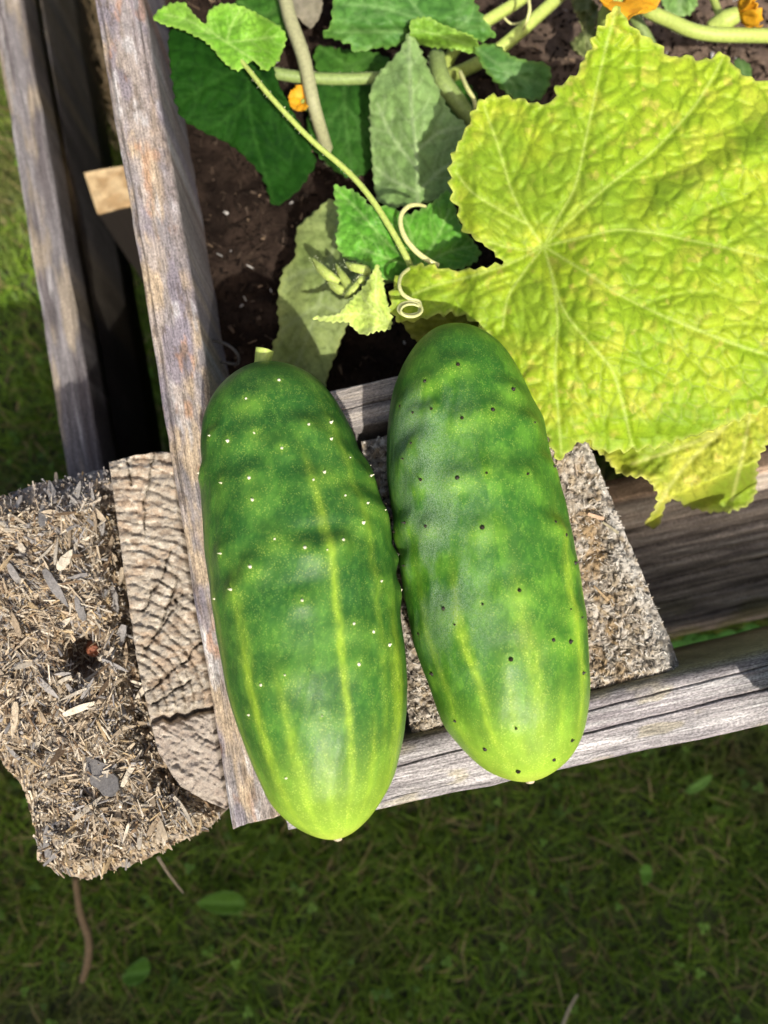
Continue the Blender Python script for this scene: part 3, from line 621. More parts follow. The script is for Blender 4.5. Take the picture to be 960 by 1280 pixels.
# ------------------------------------------------------------------ soil
so = [(190, -420), (1700, -420), (1700, 300), (960, 400), (700, 455), (500, 505), (330, 545), (282, 500), (262, 400), (235, 250), (196, 0)]
SO = resample(np.array(so, float), 14); V, F, B = fill(SO, 7, seed=5); x, y = V.T
def soil_z(x, y):
    f1, f2, cid = voro(x/26, y/26, 361); g1, g2_, gid = voro(x/11, y/11, 363)
    return -.082+.022*(fbm(x/120, y/120, 365)-.5)+.010*(.6-f1)*cid+.005*(.6-g1)*gid+.006*(fbm(x/9, y/9, 367)-.5)
z = soil_z(x, y); P = at(x, y, z); cl = mixc((.013, .009, .007), (.034, .023, .017), sstep(.3, .75, fbm(x/30, y/30, 369)))  # near-black browns: shadow over the soil is painted into the colour
cl = mixc(cl, (.16, .115, .085), sstep(520, 760, x)*sstep(260, 60, y)*.75)       # drier soil further out
bt = P[B].copy(); bt[:, 2] = .01; cur = len(P)+np.arange(len(B)); Bq = np.array(B)
o = put('soil', np.vstack([P, bt]), [F, np.stack([Bq, np.roll(Bq, -1), np.roll(cur, -1), cur], 1)], M_SOIL, attrs={'col': np.vstack([cl, cl[B]*.6])}, smooth=True); tag(o, kind='structure')
g = np.c_[rng.uniform(200, 1000, 5200), rng.uniform(-60, 500, 5200)]; g = g[inside(g[:, 0], g[:, 1], np.array(so, float))]; x, y = g.T; n_ = len(g)
P = at(x, y, soil_z(x, y)+.001); V, F = splinters(P, rng.normal(size=(n_, 3))*[1, 1, .5], rng.gamma(2, .0014, n_)+.001, rng.uniform(.001, .003, n_), rng.uniform(.0008, .0025, n_), 15)
ci = rng.choice(5, n_, p=[.55, .28, .12, .015, .035]); cl = np.array([(.018, .013, .010), (.04, .028, .02), (.08, .058, .042), (.42, .40, .37), (.20, .14, .09)])[ci]*rng.uniform(.6, 1.3, (n_, 1))
o = put('soil_crumbs', V, F, M_SOIL, attrs={'col': np.repeat(cl, 8, 0)}, smooth=False); tag(o, 'loose dark soil crumbs and bark bits inside the bed', 'soil crumbs', kind='stuff')
# bent staple on the inner side of the plank
V, F = tube([A1((266, 425), -.03), A1((284, 431), -.028), A1((297, 443), -.03), A1((296, 455), -.035), A1((276, 452), -.036)], .0009, 8, 8)
o = put('bent_nail', V, F, M_NAIL); tag(o, 'bent dark wire nail sticking out of the long plank beside the soil', 'nail')

# ------------------------------------------------------------------ leaves
plant = thing('cucumber_plant', tuple(A1((540, 260), -.08)), 'cucumber vine with yellowing leaves, tendrils and orange flowers in the bed soil', 'cucumber plant')
def teeth(O, step, amp, per, seed):
    P = resample(O, step); d = np.r_[0, np.cumsum(np.hypot(*np.diff(np.vstack([P, P[:1]]), axis=0).T))][:-1]
    T = np.roll(P, -1, 0)-np.roll(P, 1, 0); T /= np.linalg.norm(T, axis=1)[:, None]+1e-9
    ar = np.sum(P[:, 0]*np.roll(P[:, 1], -1)-np.roll(P[:, 0], -1)*P[:, 1]); Nn = np.stack([T[:, 1], -T[:, 0]], 1)*np.sign(ar)
    wob = d+per*.7*fbm(d/per/1.7, d*0, seed); ph = wob/per; fr = ph-np.floor(ph)
    a = amp*(.35+1.1*_h(np.floor(ph), np.floor(ph)*0, seed)); s = np.where(fr < .7, fr/.7, (1-fr)/.3)
    return P+Nn*((s-.35)*a)[:, None]
def side_veins(mains, seed, spacing, ln):
    rg = random.Random(seed); out = []
    for P in mains:
        P = resample(smooth_poly(P, 6), spacing, closed=False); n = len(P)
        for i in range(2 if n > 5 else 1, n-1):
            t = P[i+1]-P[i-1]; t = t/np.linalg.norm(t); f = 1-i/n
            for s in (-1, 1):
                a = R(rg.uniform(40, 60))*s; dv = np.array([t[0]*math.cos(a)-t[1]*math.sin(a), t[0]*math.sin(a)+t[1]*math.cos(a)])
                L = ln*(.55+.6*f)*rg.uniform(.7, 1.1); p = P[i]+t*rg.uniform(-.3, .3)*spacing; q = [p]
                for k in range(4):
                    a2 = -s*R(7); dv = np.array([dv[0]*math.cos(a2)-dv[1]*math.sin(a2), dv[0]*math.sin(a2)+dv[1]*math.cos(a2)]); p = p+dv*L/4; q.append(p)
                out.append(np.array(q))
    return out
def leaf(name, outline, zf, mains, mat_, cols, step=3.0, amp=4, per=15, cell=22, puck=.0011, seed=1, side=(34, 70), vw=2.2, und=.008, spots=0, label=None, hid=None):
    O = teeth(smooth_poly(outline, 4, True), min(step, 2.2), amp, per, seed); V, F, B = fill(O, step, seed=seed); x, y = V.T
    mv = [smooth_poly(P, 6) for P in mains]; sv = side_veins(mains, seed, *side) if side else []
    dm = seg_dist(x, y, mv) if mv else np.full(len(x), 99.); ds = seg_dist(x, y, sv) if sv else np.full(len(x), 99.)
    wx = x+6*(fbm(x/25, y/25, seed+1)-.5); wy = y+6*(fbm(x/25, y/25, seed+2)-.5)
    f1, f2, cid = voro(wx/cell, wy/cell, seed+3); net = f2-f1; g1, g2, _ = voro(wx/cell*2.4, wy/cell*2.4, seed+4)
    vm = np.exp(-(dm/vw)**2); vs = np.exp(-(ds/(vw*.75))**2); vn = np.exp(-(net/.075)**2)
    z = zf(x, y) + und*(fbm(x/32, y/32, seed+11)-.5)
    dome = sstep(0, .62, net)**.7*(.65+.5*cid)*np.clip(ds/7+.25, .25, 1)*np.clip(dm/11+.1, 0, 1)
    z = z + puck*dome + puck*.12*np.clip(g2-g1, 0, .5) - puck*.45*np.exp(-(ds/4)**2) - puck*.9*np.exp(-(dm/6)**2) + puck*.35*vm
    P = at(x, y, z)
    base, alt, vein, edge = cols
    c = mixc(base, alt, sstep(.35, .68, fbm(x/45, y/45, seed+5))); c = mixc(c, np.array(alt)*1.1, sstep(.3, .9, dome)*.35)
    if spots: 
        c = mixc(c, (.68, .52, .13), sstep(.66, .78, fbm(x/13, y/13, seed+6))*spots); c = mixc(c, (.54, .54, .06), sstep(.52, .7, fbm(x/24, y/24, seed+7))*spots)
        c = mixc(c, (.20, .33, .018), sstep(.50, .72, fbm(x/80, y/80, seed+8)+.10*sstep(440, 550, y))*.75)
    c = mixc(c, np.array(base)*.55, np.clip(vn*.60+vs*.35*(spots > 0), 0, .6)); c = mixc(c, vein, np.clip(vm*(.7 if spots else .85)+vs*(.05 if spots else .45), 0, .85))
    bd = np.full(len(x), 99.); c = mixc(c, edge, np.exp(-(seg_dist(x, y, [np.vstack([O, O[:1]])])/3.0)**2)*.5)
    o = put(name, P, F, mat_, root=plant, attrs={'col': np.clip(c, .003, .9)})
    md = o.modifiers.new('thickness', 'SOLIDIFY'); md.thickness = .0004; md.offset = -1
    if label: o['label'] = label
    return o
YEL = ((.26, .40, .016), (.34, .45, .022), (.46, .57, .12), (.52, .54, .13))
big_out = [(520, 330), (560, 337), (600, 335), (629, 327), (606, 306), (586, 293), (576, 280), (573, 262), (565, 245), (564, 201), (576, 175), (588, 149), (601, 125), (627, 120), (671, 129), (691, 127), (697, 108), (719, 95), (729, 74), (739, 60),
           (741, 46), (755, 30), (770, 8), (792, 36), (820, 53), (838, 71), (857, 69), (878, 76), (905, 67), (924, 90), (944, 99), (972, 110), (1020, 150), (1060, 230), (1075, 340), (1050, 430), (1000, 485), (951, 512), (925, 523), (890, 537), (864, 546), (824, 557),
           (785, 562), (752, 563), (734, 550), (716, 558), (702, 574), (691, 563), (680, 540), (660, 520), (640, 490), (620, 450), (604, 412), (584, 396), (560, 391), (535, 396), (512, 402), (494, 398), (488, 378), (494, 352)]
bm = [[(680, 308), (700, 268), (719, 232), (733, 170), (750, 90), (769, 14)], [(680, 308), (712, 276), (760, 232), (815, 190), (870, 130), (903, 74)], [(680, 308), (735, 295), (785, 287), (872, 302), (960, 322), (1060, 345)],
      [(680, 308), (735, 342), (785, 374), (870, 412), (960, 444), (1030, 462)], [(680, 308), (692, 350), (706, 390), (738, 430), (768, 470), (790, 556)], [(690, 345), (697, 400), (694, 460), (698, 520), (702, 568)],
      [(680, 308), (655, 340), (635, 372), (628, 410)], [(680, 308), (640, 328), (590, 345), (540, 358), (500, 376)], [(680, 308), (660, 280), (640, 240), (625, 190), (605, 132)], [(660, 280), (625, 262), (590, 240), (570, 215)], [(678, 306), (660, 312), (630, 308), (606, 300)]]
def big_z(x, y):
    z = .030+.014*sstep(620, 760, x)*sstep(560, 380, y)+.010*(fbm(x/110, y/110, 401)-.5)
    z = z-.020*sstep(470, 380, x-y*.0)*0 - .014*sstep(640, 600, x)*sstep(360, 470, y)            # dips beside the cucumber
    e = (x-785)*.47+(y-287)*.88; z = z+.007*np.exp(-(((y-287)+(x-785)*.62)/26)**2)*sstep(760, 860, x)   # ridge of the fold
    z = z-.010*sstep(0, 60, ((y-275)+(x-785)*.62)*-1)*sstep(800, 900, x)*0
    z = z-.012*sstep(520, 565, y)*sstep(690, 760, x)-.008*sstep(600, 570, x)*sstep(160, 260, y)
    z = z-.006*np.exp(-(np.hypot(x-680, y-308)/40)**2)+.006*sstep(60, 20, y)
    return z - .010*sstep(540, 490, x)
leaf('leaf', big_out, big_z, bm, M_YELLOW, YEL, step=2.3, amp=6, per=19, cell=21, puck=.0013, und=.0, seed=400, side=(62, 105), vw=1.5, spots=.42, label='large yellow-green blistered leaf covering the post')
low_out = [(728, 540), (752, 566), (768, 586), (782, 594), (803, 596), (815, 606), (822, 618), (819, 636), (808, 652), (814, 660), (824, 656), (830, 636), (840, 624), (862, 634), (890, 640), (915, 638), (936, 630), (945, 612), (946, 582), (956, 560), (985, 520), (1000, 470), (900, 490)]
def low_z(x, y):
    k = (y-622)+(x-837)*.42            # beyond this line the leaf hangs down
    return -.004+.006*(fbm(x/60, y/60, 411)-.5)-.075*sstep(-2, 34, k)-.010*sstep(800, 770, x)
leaf('leaf', low_out, low_z, [[(960, 480), (900, 540), (850, 590), (818, 640)], [(940, 500), (930, 560), (915, 625)], [(900, 540), (850, 560), (790, 580)]], M_YELLOW, ((.36, .43, .03), (.50, .52, .06), (.58, .6, .17), (.56, .55, .17)), step=2.4, amp=4, per=11, cell=16, puck=.0010, seed=410, side=(24, 50), spots=.5, label='smaller yellow leaf with hooked tip drooping over the wall board')
GRN = ((.07, .24, .025), (.12, .33, .04), (.24, .44, .10), (.25, .42, .10))
leaf('leaf', [(418, 233), (447, 242), (463, 257), (490, 258), (505, 268), (524, 263), (545, 250), (562, 238), (574, 277), (590, 300), (600, 318), (582, 334), (553, 338), (507, 350), (480, 348), (453, 329), (430, 321), (420, 300), (423, 270)],
     lambda x, y: -.006+.012*np.exp(-((x-470)/30)**2)-.022*sstep(480, 580, x)+.006*(fbm(x/30, y/30, 421)-.5), [[(520, 335), (480, 300), (450, 265), (422, 238)], [(520, 335), (545, 300), (562, 262)], [(520, 335), (560, 315), (590, 308)], [(520, 335), (490, 325), (450, 310)], [(520, 335), (515, 300), (505, 270)]],
     M_GREEN, ((.09, .30, .025), (.15, .40, .04), (.28, .5, .12), (.3, .5, .12)), step=2.4, amp=4, per=10, cell=13, puck=.0011, seed=420, side=(20, 36), vw=1.5, label='bright green toothed leaf beside the curling tendril')
PAL_ = ((.18, .30, .085), (.23, .36, .12), (.34, .46, .20), (.30, .42, .15))
leaf('leaf', [(512, 40), (524, 58), (531, 74), (544, 102), (563, 140), (584, 158), (600, 200), (575, 240), (545, 250), (520, 256), (490, 258), (471, 247), (465, 200), (462, 150), (464, 110), (478, 86), (498, 66)],
     lambda x, y: -.008-.020*sstep(60, 250, y)-.016*np.abs(x-(512+(y-40)*.06))/50, [[(522, 252), (520, 190), (514, 130), (511, 48)], [(521, 210), (490, 170), (472, 130)], [(520, 190), (550, 165), (575, 160)], [(522, 240), (490, 225), (470, 210)], [(522, 240), (555, 210), (580, 200)]],
     M_PALE, PAL_, step=2.8, amp=3, per=13, cell=26, puck=.0006, seed=430, side=(30, 40), label='pale grey-green pointed leaf standing behind the toothed leaf')
leaf('leaf', [(417, 250), (397, 262), (371, 286), (369, 320), (354, 338), (347, 380), (349, 412), (341, 432), (336, 460), (350, 490), (398, 492), (412, 462), (430, 415), (440, 390), (450, 350), (440, 300)],
     lambda x, y: -.034-.020*sstep(330, 480, y)-.012*sstep(395, 345, x), [[(425, 265), (412, 330), (392, 400), (365, 470)], [(412, 330), (380, 340), (355, 350)], [(400, 380), (370, 400), (350, 415)], [(400, 380), (425, 390), (440, 385)]],
     M_PALE, ((.17, .23, .06), (.23, .29, .09), (.26, .32, .13), (.30, .33, .10)), step=2.8, amp=3, per=14, cell=24, puck=.0006, seed=440, side=(28, 40), label='olive leaf hanging down over the soil behind the white-spined cucumber')
leaf('leaf', [(472, 331), (478, 348), (482, 366), (487, 387), (490, 400), (487, 411), (470, 414), (453, 418), (440, 408), (433, 402), (410, 402), (390, 397), (412, 394), (424, 391), (438, 374), (453, 360), (463, 344)],
     lambda x, y: .012+.010*np.exp(-((x-470)/16)**2)-.006*sstep(440, 395, x), [[(486, 404), (470, 375), (472, 335)], [(486, 404), (450, 392), (395, 398)], [(486, 404), (465, 410), (455, 415)], [(486, 404), (460, 380), (452, 366)]],
     M_PALE, ((.46, .62, .09), (.53, .68, .13), (.64, .75, .24), (.66, .74, .26)), step=1.8, amp=3, per=8, cell=8, puck=.0006, seed=450, side=(10, 16), vw=1.1, label='small pale downy young leaf with hooked tip')
SHADED_GRN = ((.006, .034, .003), (.010, .048, .004), (.018, .066, .008), (.014, .05, .006))  # darkened greens: the shade lying on this leaf is painted in
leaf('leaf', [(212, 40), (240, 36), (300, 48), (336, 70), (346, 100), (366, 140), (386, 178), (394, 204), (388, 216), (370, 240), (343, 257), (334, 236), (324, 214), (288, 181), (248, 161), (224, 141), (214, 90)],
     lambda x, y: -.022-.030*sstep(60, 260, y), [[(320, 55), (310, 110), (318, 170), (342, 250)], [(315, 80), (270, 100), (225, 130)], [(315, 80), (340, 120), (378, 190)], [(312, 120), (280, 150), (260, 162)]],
     M_DARK, SHADED_GRN, step=3, amp=3, per=15, cell=22, puck=.0009, seed=460, side=(34, 60), label='broad green leaf against the long plank, painted dark for shade')
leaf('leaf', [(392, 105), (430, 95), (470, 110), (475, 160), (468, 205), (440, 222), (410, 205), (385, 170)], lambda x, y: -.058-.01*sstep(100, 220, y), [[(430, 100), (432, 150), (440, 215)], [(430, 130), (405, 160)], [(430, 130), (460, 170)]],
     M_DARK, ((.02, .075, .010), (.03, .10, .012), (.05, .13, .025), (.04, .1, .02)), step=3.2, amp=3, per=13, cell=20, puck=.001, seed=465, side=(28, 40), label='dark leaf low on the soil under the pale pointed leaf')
leaf('leaf', [(192, 22), (205, 8), (228, 3), (243, 19), (257, 31), (261, 13), (282, 4), (307, 10), (327, 20), (345, 30), (357, 44), (352, 66), (346, 78), (331, 88), (316, 76), (298, 88), (278, 76), (260, 54), (230, 38), (205, 30)],
     lambda x, y: .004+.008*np.exp(-((x-300)/30)**2)-.010*sstep(250, 200, x)-.012*sstep(310, 355, x), [[(283, 53), (290, 30), (300, 12)], [(283, 53), (310, 50), (350, 45)], [(283, 53), (310, 70), (330, 84)], [(283, 53), (265, 40), (258, 34)], [(262, 42), (235, 25), (205, 18)]],
     M_GREEN, ((.17, .40, .03), (.25, .50, .05), (.34, .55, .12), (.35, .55, .1)), step=2.2, amp=3, per=9, cell=13, puck=.0009, seed=470, side=(18, 30), vw=1.4, label='small sunlit lime green two-lobed leaf by the plank top')
leaf('leaf', [(405, 44), (415, 28), (420, -5), (470, -60), (560, -60), (592, 0), (606, 26), (618, 44), (600, 52), (578, 56), (560, 62), (540, 52), (512, 40), (505, 52), (490, 59), (470, 60), (444, 64), (436, 54), (420, 50)],
     lambda x, y: -.012-.014*sstep(20, 62, y)+.006*(fbm(x/60, y/60, 481)-.5), [[(555, 50), (520, 10), (480, -50)], [(555, 50), (500, 40), (420, 40)], [(555, 50), (590, 20)], [(540, 30), (480, 10), (430, 5)]],
     M_GREEN, ((.065, .19, .03), (.10, .25, .045), (.18, .34, .10), (.18, .34, .06)), step=3, amp=4, per=14, cell=22, puck=.0009, seed=480, side=(34, 60), label='cool green leaf above the pale pointed leaf')
leaf('leaf', [(513, 26), (535, 22), (552, 30), (568, 36), (596, 50), (592, 66), (572, 62), (549, 60), (530, 58), (516, 48)], lambda x, y: -.006-.016*sstep(40, 64, y), [[(515, 36), (550, 44), (590, 58)]],
     M_GREEN, ((.16, .32, .03), (.24, .42, .05), (.3, .48, .1), (.32, .5, .1)), step=2.2, amp=3, per=8, cell=11, puck=.0008, seed=483, side=(14, 14), vw=1.3, label='sunlit leaf fold painted lime above the pale pointed leaf')  # sunlit rim of the cool green leaf, its light painted in
leaf('leaf', [(594, 60), (606, 55), (620, 56), (640, 70), (660, 76), (682, 79), (689, 92), (684, 112), (674, 124), (658, 124), (640, 121), (620, 104), (604, 84)],
     lambda x, y: -.020-.012*sstep(660, 690, x)-.010*sstep(80, 125, y), [[(598, 62), (630, 85), (675, 105)], [(620, 80), (650, 80)], [(630, 88), (645, 112)]],
     M_GREEN, ((.06, .17, .03), (.09, .22, .045), (.16, .30, .09), (.19, .30, .05)), step=2.6, amp=3, per=11, cell=18, puck=.0007, seed=485, side=(24, 30), label='folded cool green leaf lobe above bare soil')
leaf('leaf', [(340, -20), (372, -22), (398, -10), (402, 14), (388, 34), (370, 20), (350, 12)], lambda x, y: -.05+0*x, [[(360, -20), (375, 5), (388, 28)]], M_PALE, ((.19, .18, .12), (.24, .22, .15), (.28, .25, .18), (.24, .2, .14)), step=3, amp=2, per=12, cell=18, puck=.0008, seed=487, side=(20, 24), label='small withered grey-brown leaf under the lime leaf')
leaf('leaf', [(714, 2), (730, -6), (748, 10), (744, 34), (752, 54), (740, 70), (720, 66), (714, 52), (728, 36)], lambda x, y: -.05+.012*(fbm(x/12, y/12, 491)-.5), [[(735, 0), (732, 35), (735, 64)]], M_PALE, ((.13, .17, .05), (.20, .22, .08), (.22, .25, .1), (.25, .24, .1)), step=2, amp=3, per=8, cell=10, puck=.0016, seed=490, side=(14, 16), label='crumpled olive leaf below the orange flower')
leaf('leaf', [(500, 388), (545, 380), (590, 392), (612, 412), (622, 440), (590, 460), (550, 440), (530, 432), (512, 418)], lambda x, y: .004-.010*sstep(395, 440, y), [[(590, 392), (560, 410), (530, 420)]], M_YELLOW, ((.16, .19, .02), (.22, .24, .03), (.28, .3, .06), (.26, .26, .05)), step=2.6, amp=2, per=12, cell=18, puck=.0009, seed=492, side=(22, 26), label='leaf edge with shade painted olive behind the black-spined cucumber stem end')  # leaf in shadow, its shade painted as a darker olive
leaf('leaf', [(825, -12), (850, -20), (872, -8), (868, 12), (852, 20), (834, 14)], lambda x, y: -.045+0*x, [[(850, -18), (850, 16)]], M_GREEN, ((.16, .30, .07), (.24, .40, .12), (.3, .45, .18), (.28, .42, .14)), step=2.4, amp=4, per=8, cell=10, puck=.001, seed=494, side=(12, 14), label='small light green leaf above the thick hairy stem')
leaf('leaf', [(920, 74), (934, 78), (940, 92), (930, 104), (918, 96)], lambda x, y: -.055+0*x, [[(926, 76), (932, 98)]], M_GREEN, ((.08, .17, .04), (.11, .21, .05), (.15, .25, .08), (.12, .2, .05)), step=2.6, amp=2, per=8, cell=10, puck=.0006, seed=495, side=None, label='tiny green leaf on the soil behind the large yellow leaf')
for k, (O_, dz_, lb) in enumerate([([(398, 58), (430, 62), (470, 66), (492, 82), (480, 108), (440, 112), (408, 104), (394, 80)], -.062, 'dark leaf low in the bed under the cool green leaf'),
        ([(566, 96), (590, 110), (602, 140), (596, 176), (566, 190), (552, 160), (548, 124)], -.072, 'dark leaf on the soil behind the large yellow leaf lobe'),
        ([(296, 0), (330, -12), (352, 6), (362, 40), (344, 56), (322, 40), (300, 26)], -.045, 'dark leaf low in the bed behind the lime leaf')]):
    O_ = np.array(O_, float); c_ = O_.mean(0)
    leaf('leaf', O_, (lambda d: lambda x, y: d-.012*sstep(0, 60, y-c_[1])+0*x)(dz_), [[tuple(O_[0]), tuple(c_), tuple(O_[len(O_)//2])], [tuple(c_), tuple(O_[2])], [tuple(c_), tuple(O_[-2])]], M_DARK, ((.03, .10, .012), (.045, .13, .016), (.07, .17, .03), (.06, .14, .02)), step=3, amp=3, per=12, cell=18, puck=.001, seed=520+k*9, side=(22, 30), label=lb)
# added unseen leaf right of the frame, put there to shade the front plank
leaf('leaf', [(985, 800), (1050, 770), (1130, 800), (1160, 880), (1120, 950), (1050, 960), (1000, 920), (990, 860)], lambda x, y: .035+.008*(fbm(x/50, y/50, 497)-.5), [[(1150, 870), (1080, 860), (1000, 840)]], M_GREEN, GRN, step=4, amp=4, per=16, cell=22, puck=.001, seed=496, side=(34, 50))

# ------------------------------------------------------------------ stems, tendrils, flowers
def pxpts(L): return [A1(p[:2], p[2]) for p in L]
def hairs(pts, r, n, seed, ln=.0010):
    P = smooth_poly(pts, 10); rg = np.random.default_rng(seed); i = rg.integers(1, len(P)-1, n); T = P[np.minimum(i+1, len(P)-1)]-P[i-1]; T /= np.linalg.norm(T, axis=1)[:, None]
    D = np.cross(T, rg.normal(size=(n, 3))); D /= np.linalg.norm(D, axis=1)[:, None]; L = ln*rg.uniform(.5, 1.2, n)
    return splinters(P[i]+D*(r+L*.4)[:, None], D, L, np.full(n, .00016), np.full(n, .00016), seed)
def stem(name, pts, rad, m_, ns=12, hair=0, label=None, ridge=.06):
    pts = pxpts(pts); V, F = tube(pts, rad, ns, 10, ridge); o = put(name, V, F, m_, root=plant)
    if label: o['label'] = label
    if hair:
        V, F = hairs(pts, np.mean(rad), hair, len(V)); h = put('hairs', V, F, M_HAIR, root=plant, parent=o, smooth=False); tag(h, kind='stuff')
    return o
stem('stem', [(281, 50, .006), (313, 90, .012), (340, 123, .014), (387, 173, .012), (433, 213, .010), (463, 247, .010), (492, 292, .008), (512, 330, .004), (516, 345, -.006)], [.0011, .0013, .0014, .0015, .0016, .0018], M_STEM, hair=160, label='long thin pale stalk crossing over the soil')
stem('stem', [(352, -30, -.03), (362, 20, -.03), (380, 73, -.034), (393, 133, -.042), (410, 190, -.07), (414, 205, -.085)], [.0042, .0042, .004, .0038], M_STEMG, hair=120)
stem('stem', [(330, 88, -.04), (345, 92, -.04), (380, 97, -.042), (430, 99, -.044), (480, 97, -.046)], .0034, M_STEMD, hair=160)
stem('stem', [(700, -40, -.05), (653, -2, -.05), (600, 32, -.052), (570, 60, -.06), (552, 90, -.075)], [.0034, .0036, .0038], M_STEM, hair=140)
stem('stem', [(740, -40, -.045), (694, 0, -.045), (628, 58, -.05), (585, 85, -.058), (545, 100, -.075)], [.0036, .0040, .0042], M_STEM, hair=140)
stem('stem', [(545, 70, -.05), (552, 100, -.045), (570, 126, -.05), (600, 165, -.062), (640, 230, -.08)], [.0052, .0055, .005, .0046], M_STEMD, hair=160)
stem('stem', [(760, -50, -.03), (798, 4, -.030), (837, 26, -.030), (881, 42, -.030), (960, 45, -.032), (1100, 50, -.05)], [.0036, .0038, .004, .004], M_STEM, hair=420, label='thick hairy green stem running over dry soil')
stem('stem', [(770, -40, -.045), (786, 10, -.045), (808, 46, -.05), (830, 90, -.075)], .0032, M_STEMD, hair=80)
stem('stem', [(880, -30, -.04), (896, 10, -.038), (905, 36, -.034)], .0022, M_STEM, hair=60)
stem('stem', [(680, 308, .022), (660, 330, .006), (600, 345, -.012), (540, 350, -.022), (500, 360, -.05)], .0022, M_STEM)
stem('stem', [(1150, 870, .034), (1180, 780, .03), (1160, 620, .0), (1100, 480, -.03), (1060, 330, -.085)], [.0018, .0020, .0022], M_STEM, hair=60)
stem('stem', [(960, 480, .0), (985, 430, -.01), (1000, 340, -.04), (1005, 270, -.085)], .0018, M_STEM, hair=40)
stem('stem', [(500, 345, -.01), (470, 350, -.014), (440, 352, -.02), (420, 370, -.05), (415, 400, -.085)], .0026, M_STEMD, hair=80)
stem('tendril', [(532, 258, -.004), (522, 256, .002), (511, 258, .006), (502, 268, .008), (501, 282, .009), (507, 298, .010), (520, 314, .010), (536, 326, .010), (548, 332, .008)], [.0008, .0012, .0013, .0014, .0013], M_TENDRIL, ridge=0, label='pale curling tendril over the toothed leaf')
co = [(511, 336, .016), (502, 344, .024), (499, 356, .030), (503, 367, .032), (513, 374, .032), (524, 378, .030)]
for k in range(19):
    a = k*.62; co.append((512+(15-.12*k)*math.cos(a+.6)+k*.16, 385+(9-.05*k)*math.sin(a+.6)+k*.22, .033+.0003*k+.003*math.sin(a)))
stem('tendril', co, [.0009, .0010, .0008, .0007, .0005], M_TENDRIL, ridge=0, label='tightly coiled tendril on the yellow leaf tip')
stem('tendril', [(660, -4, -.03), (662, 12, -.03), (658, 28, -.034), (654, 38, -.04)], [.001, .001, .0005], M_TENDRIL, ridge=0)
stem('tendril', [(630, 22, -.05), (640, 30, -.052), (655, 26, -.052), (668, 14, -.052)], .0006, M_TENDRIL, ridge=0)
stem('tendril', [(900, 110, -.05), (925, 108, -.05), (945, 114, -.05), (958, 106, -.05)], .0006, M_TENDRIL, ridge=0)
stem('tendril', [(575, 90, -.05), (584, 110, -.046), (592, 124, -.046), (594, 138, -.05), (588, 150, -.056)], .0013, M_TENDRIL, ridge=0)
# growing tip: bud cluster of narrow young leaves
tipr = [[(391, 323, -.004), (400, 334, .000), (412, 345, .002), (424, 352, 0)], [(432, 328, .004), (442, 334, .008), (456, 338, .008), (462, 344, .004)], [(420, 330, -.004), (428, 345, 0), (440, 362, .002), (446, 372, 0)],
        [(410, 352, -.006), (422, 360, -.003), (436, 368, -.002)], [(448, 348, .004), (446, 356, .007), (440, 364, .006), (432, 372, .002)], [(455, 344, .006), (452, 350, .009), (448, 352, .008)]]
for k, q in enumerate(tipr):
    pts = pxpts(q); V, F = tube(pts, [.0004, .0020, .0024, .0012], 8, 8, .25); b_ = put('bud', V, F, M_STEM, root=plant)
    V, F = hairs(pts, .0018, 90, 600+k, .0009); h = put('hairs', V, F, M_HAIR, root=plant, parent=b_, smooth=False); tag(h, kind='stuff')
def flower(c, dz, r, aim, seed, npet=5, spread=.8, label=None):
    """open trumpet of five petals; aim = axis direction"""
    rg = random.Random(seed); c = A1(c, dz); ax = Vector(aim).normalized(); u = ax.orthogonal().normalized(); v = ax.cross(u)
    V, F = tube([c-np.array(ax)*r*.75, c-np.array(ax)*r*.3, c+np.array(ax)*r*.1], [r*.16, r*.30, r*.22], 10, 5); fl = put('flower', V, F, M_STEM, root=plant)
    if label: fl['label'] = label
    for k in range(npet):
        a = k*2*math.pi/npet+rg.uniform(-.15, .15); rd = u*math.cos(a)+v*math.sin(a); sd = ax.cross(rd); P = []; nu, nv = 12, 9; cl = []
        for i in range(nu):
            t = i/(nu-1); wv = r*.52*math.sin(math.pi*min(1, t*.82+.12))**.7
            for j in range(nv):
                s = (j/(nv-1)-.5)*2; q = Vector(c)+ax*(r*(.15+.55*t*(1-spread*t*.8)))+rd*(r*(.15+.9*t*spread))+sd*(s*wv)+ax*(r*(.10*s*s*t+.06*math.sin(s*6+k)*t))
                P.append(q+ax*rg.uniform(-1, 1)*r*.012); cl.append(np.array((.80, .42, .02))*(1-.18*abs(s)*rg.uniform(.4, 1)) if rg.random() > .1 else (.72, .33, .02))
        o = put('petal', np.array(P), grid_faces(nu, nv), M_PETAL, root=plant, parent=fl, attrs={'col': np.array(cl)})
        md = o.modifiers.new('thickness', 'SOLIDIFY'); md.thickness = .0004
flower((770, 4), -.022, .026, (.1, .1, 1), 1, label='orange flower behind the tip of the large yellow leaf')
flower((918, 20), -.028, .020, (.75, .15, .35), 2, spread=.45, label='half-open orange flower above the thick hairy stem')
flower((380, 128), -.046, .011, (-.3, -.2, 1), 3, spread=.6, label='small orange flower in the shade of the leaves')

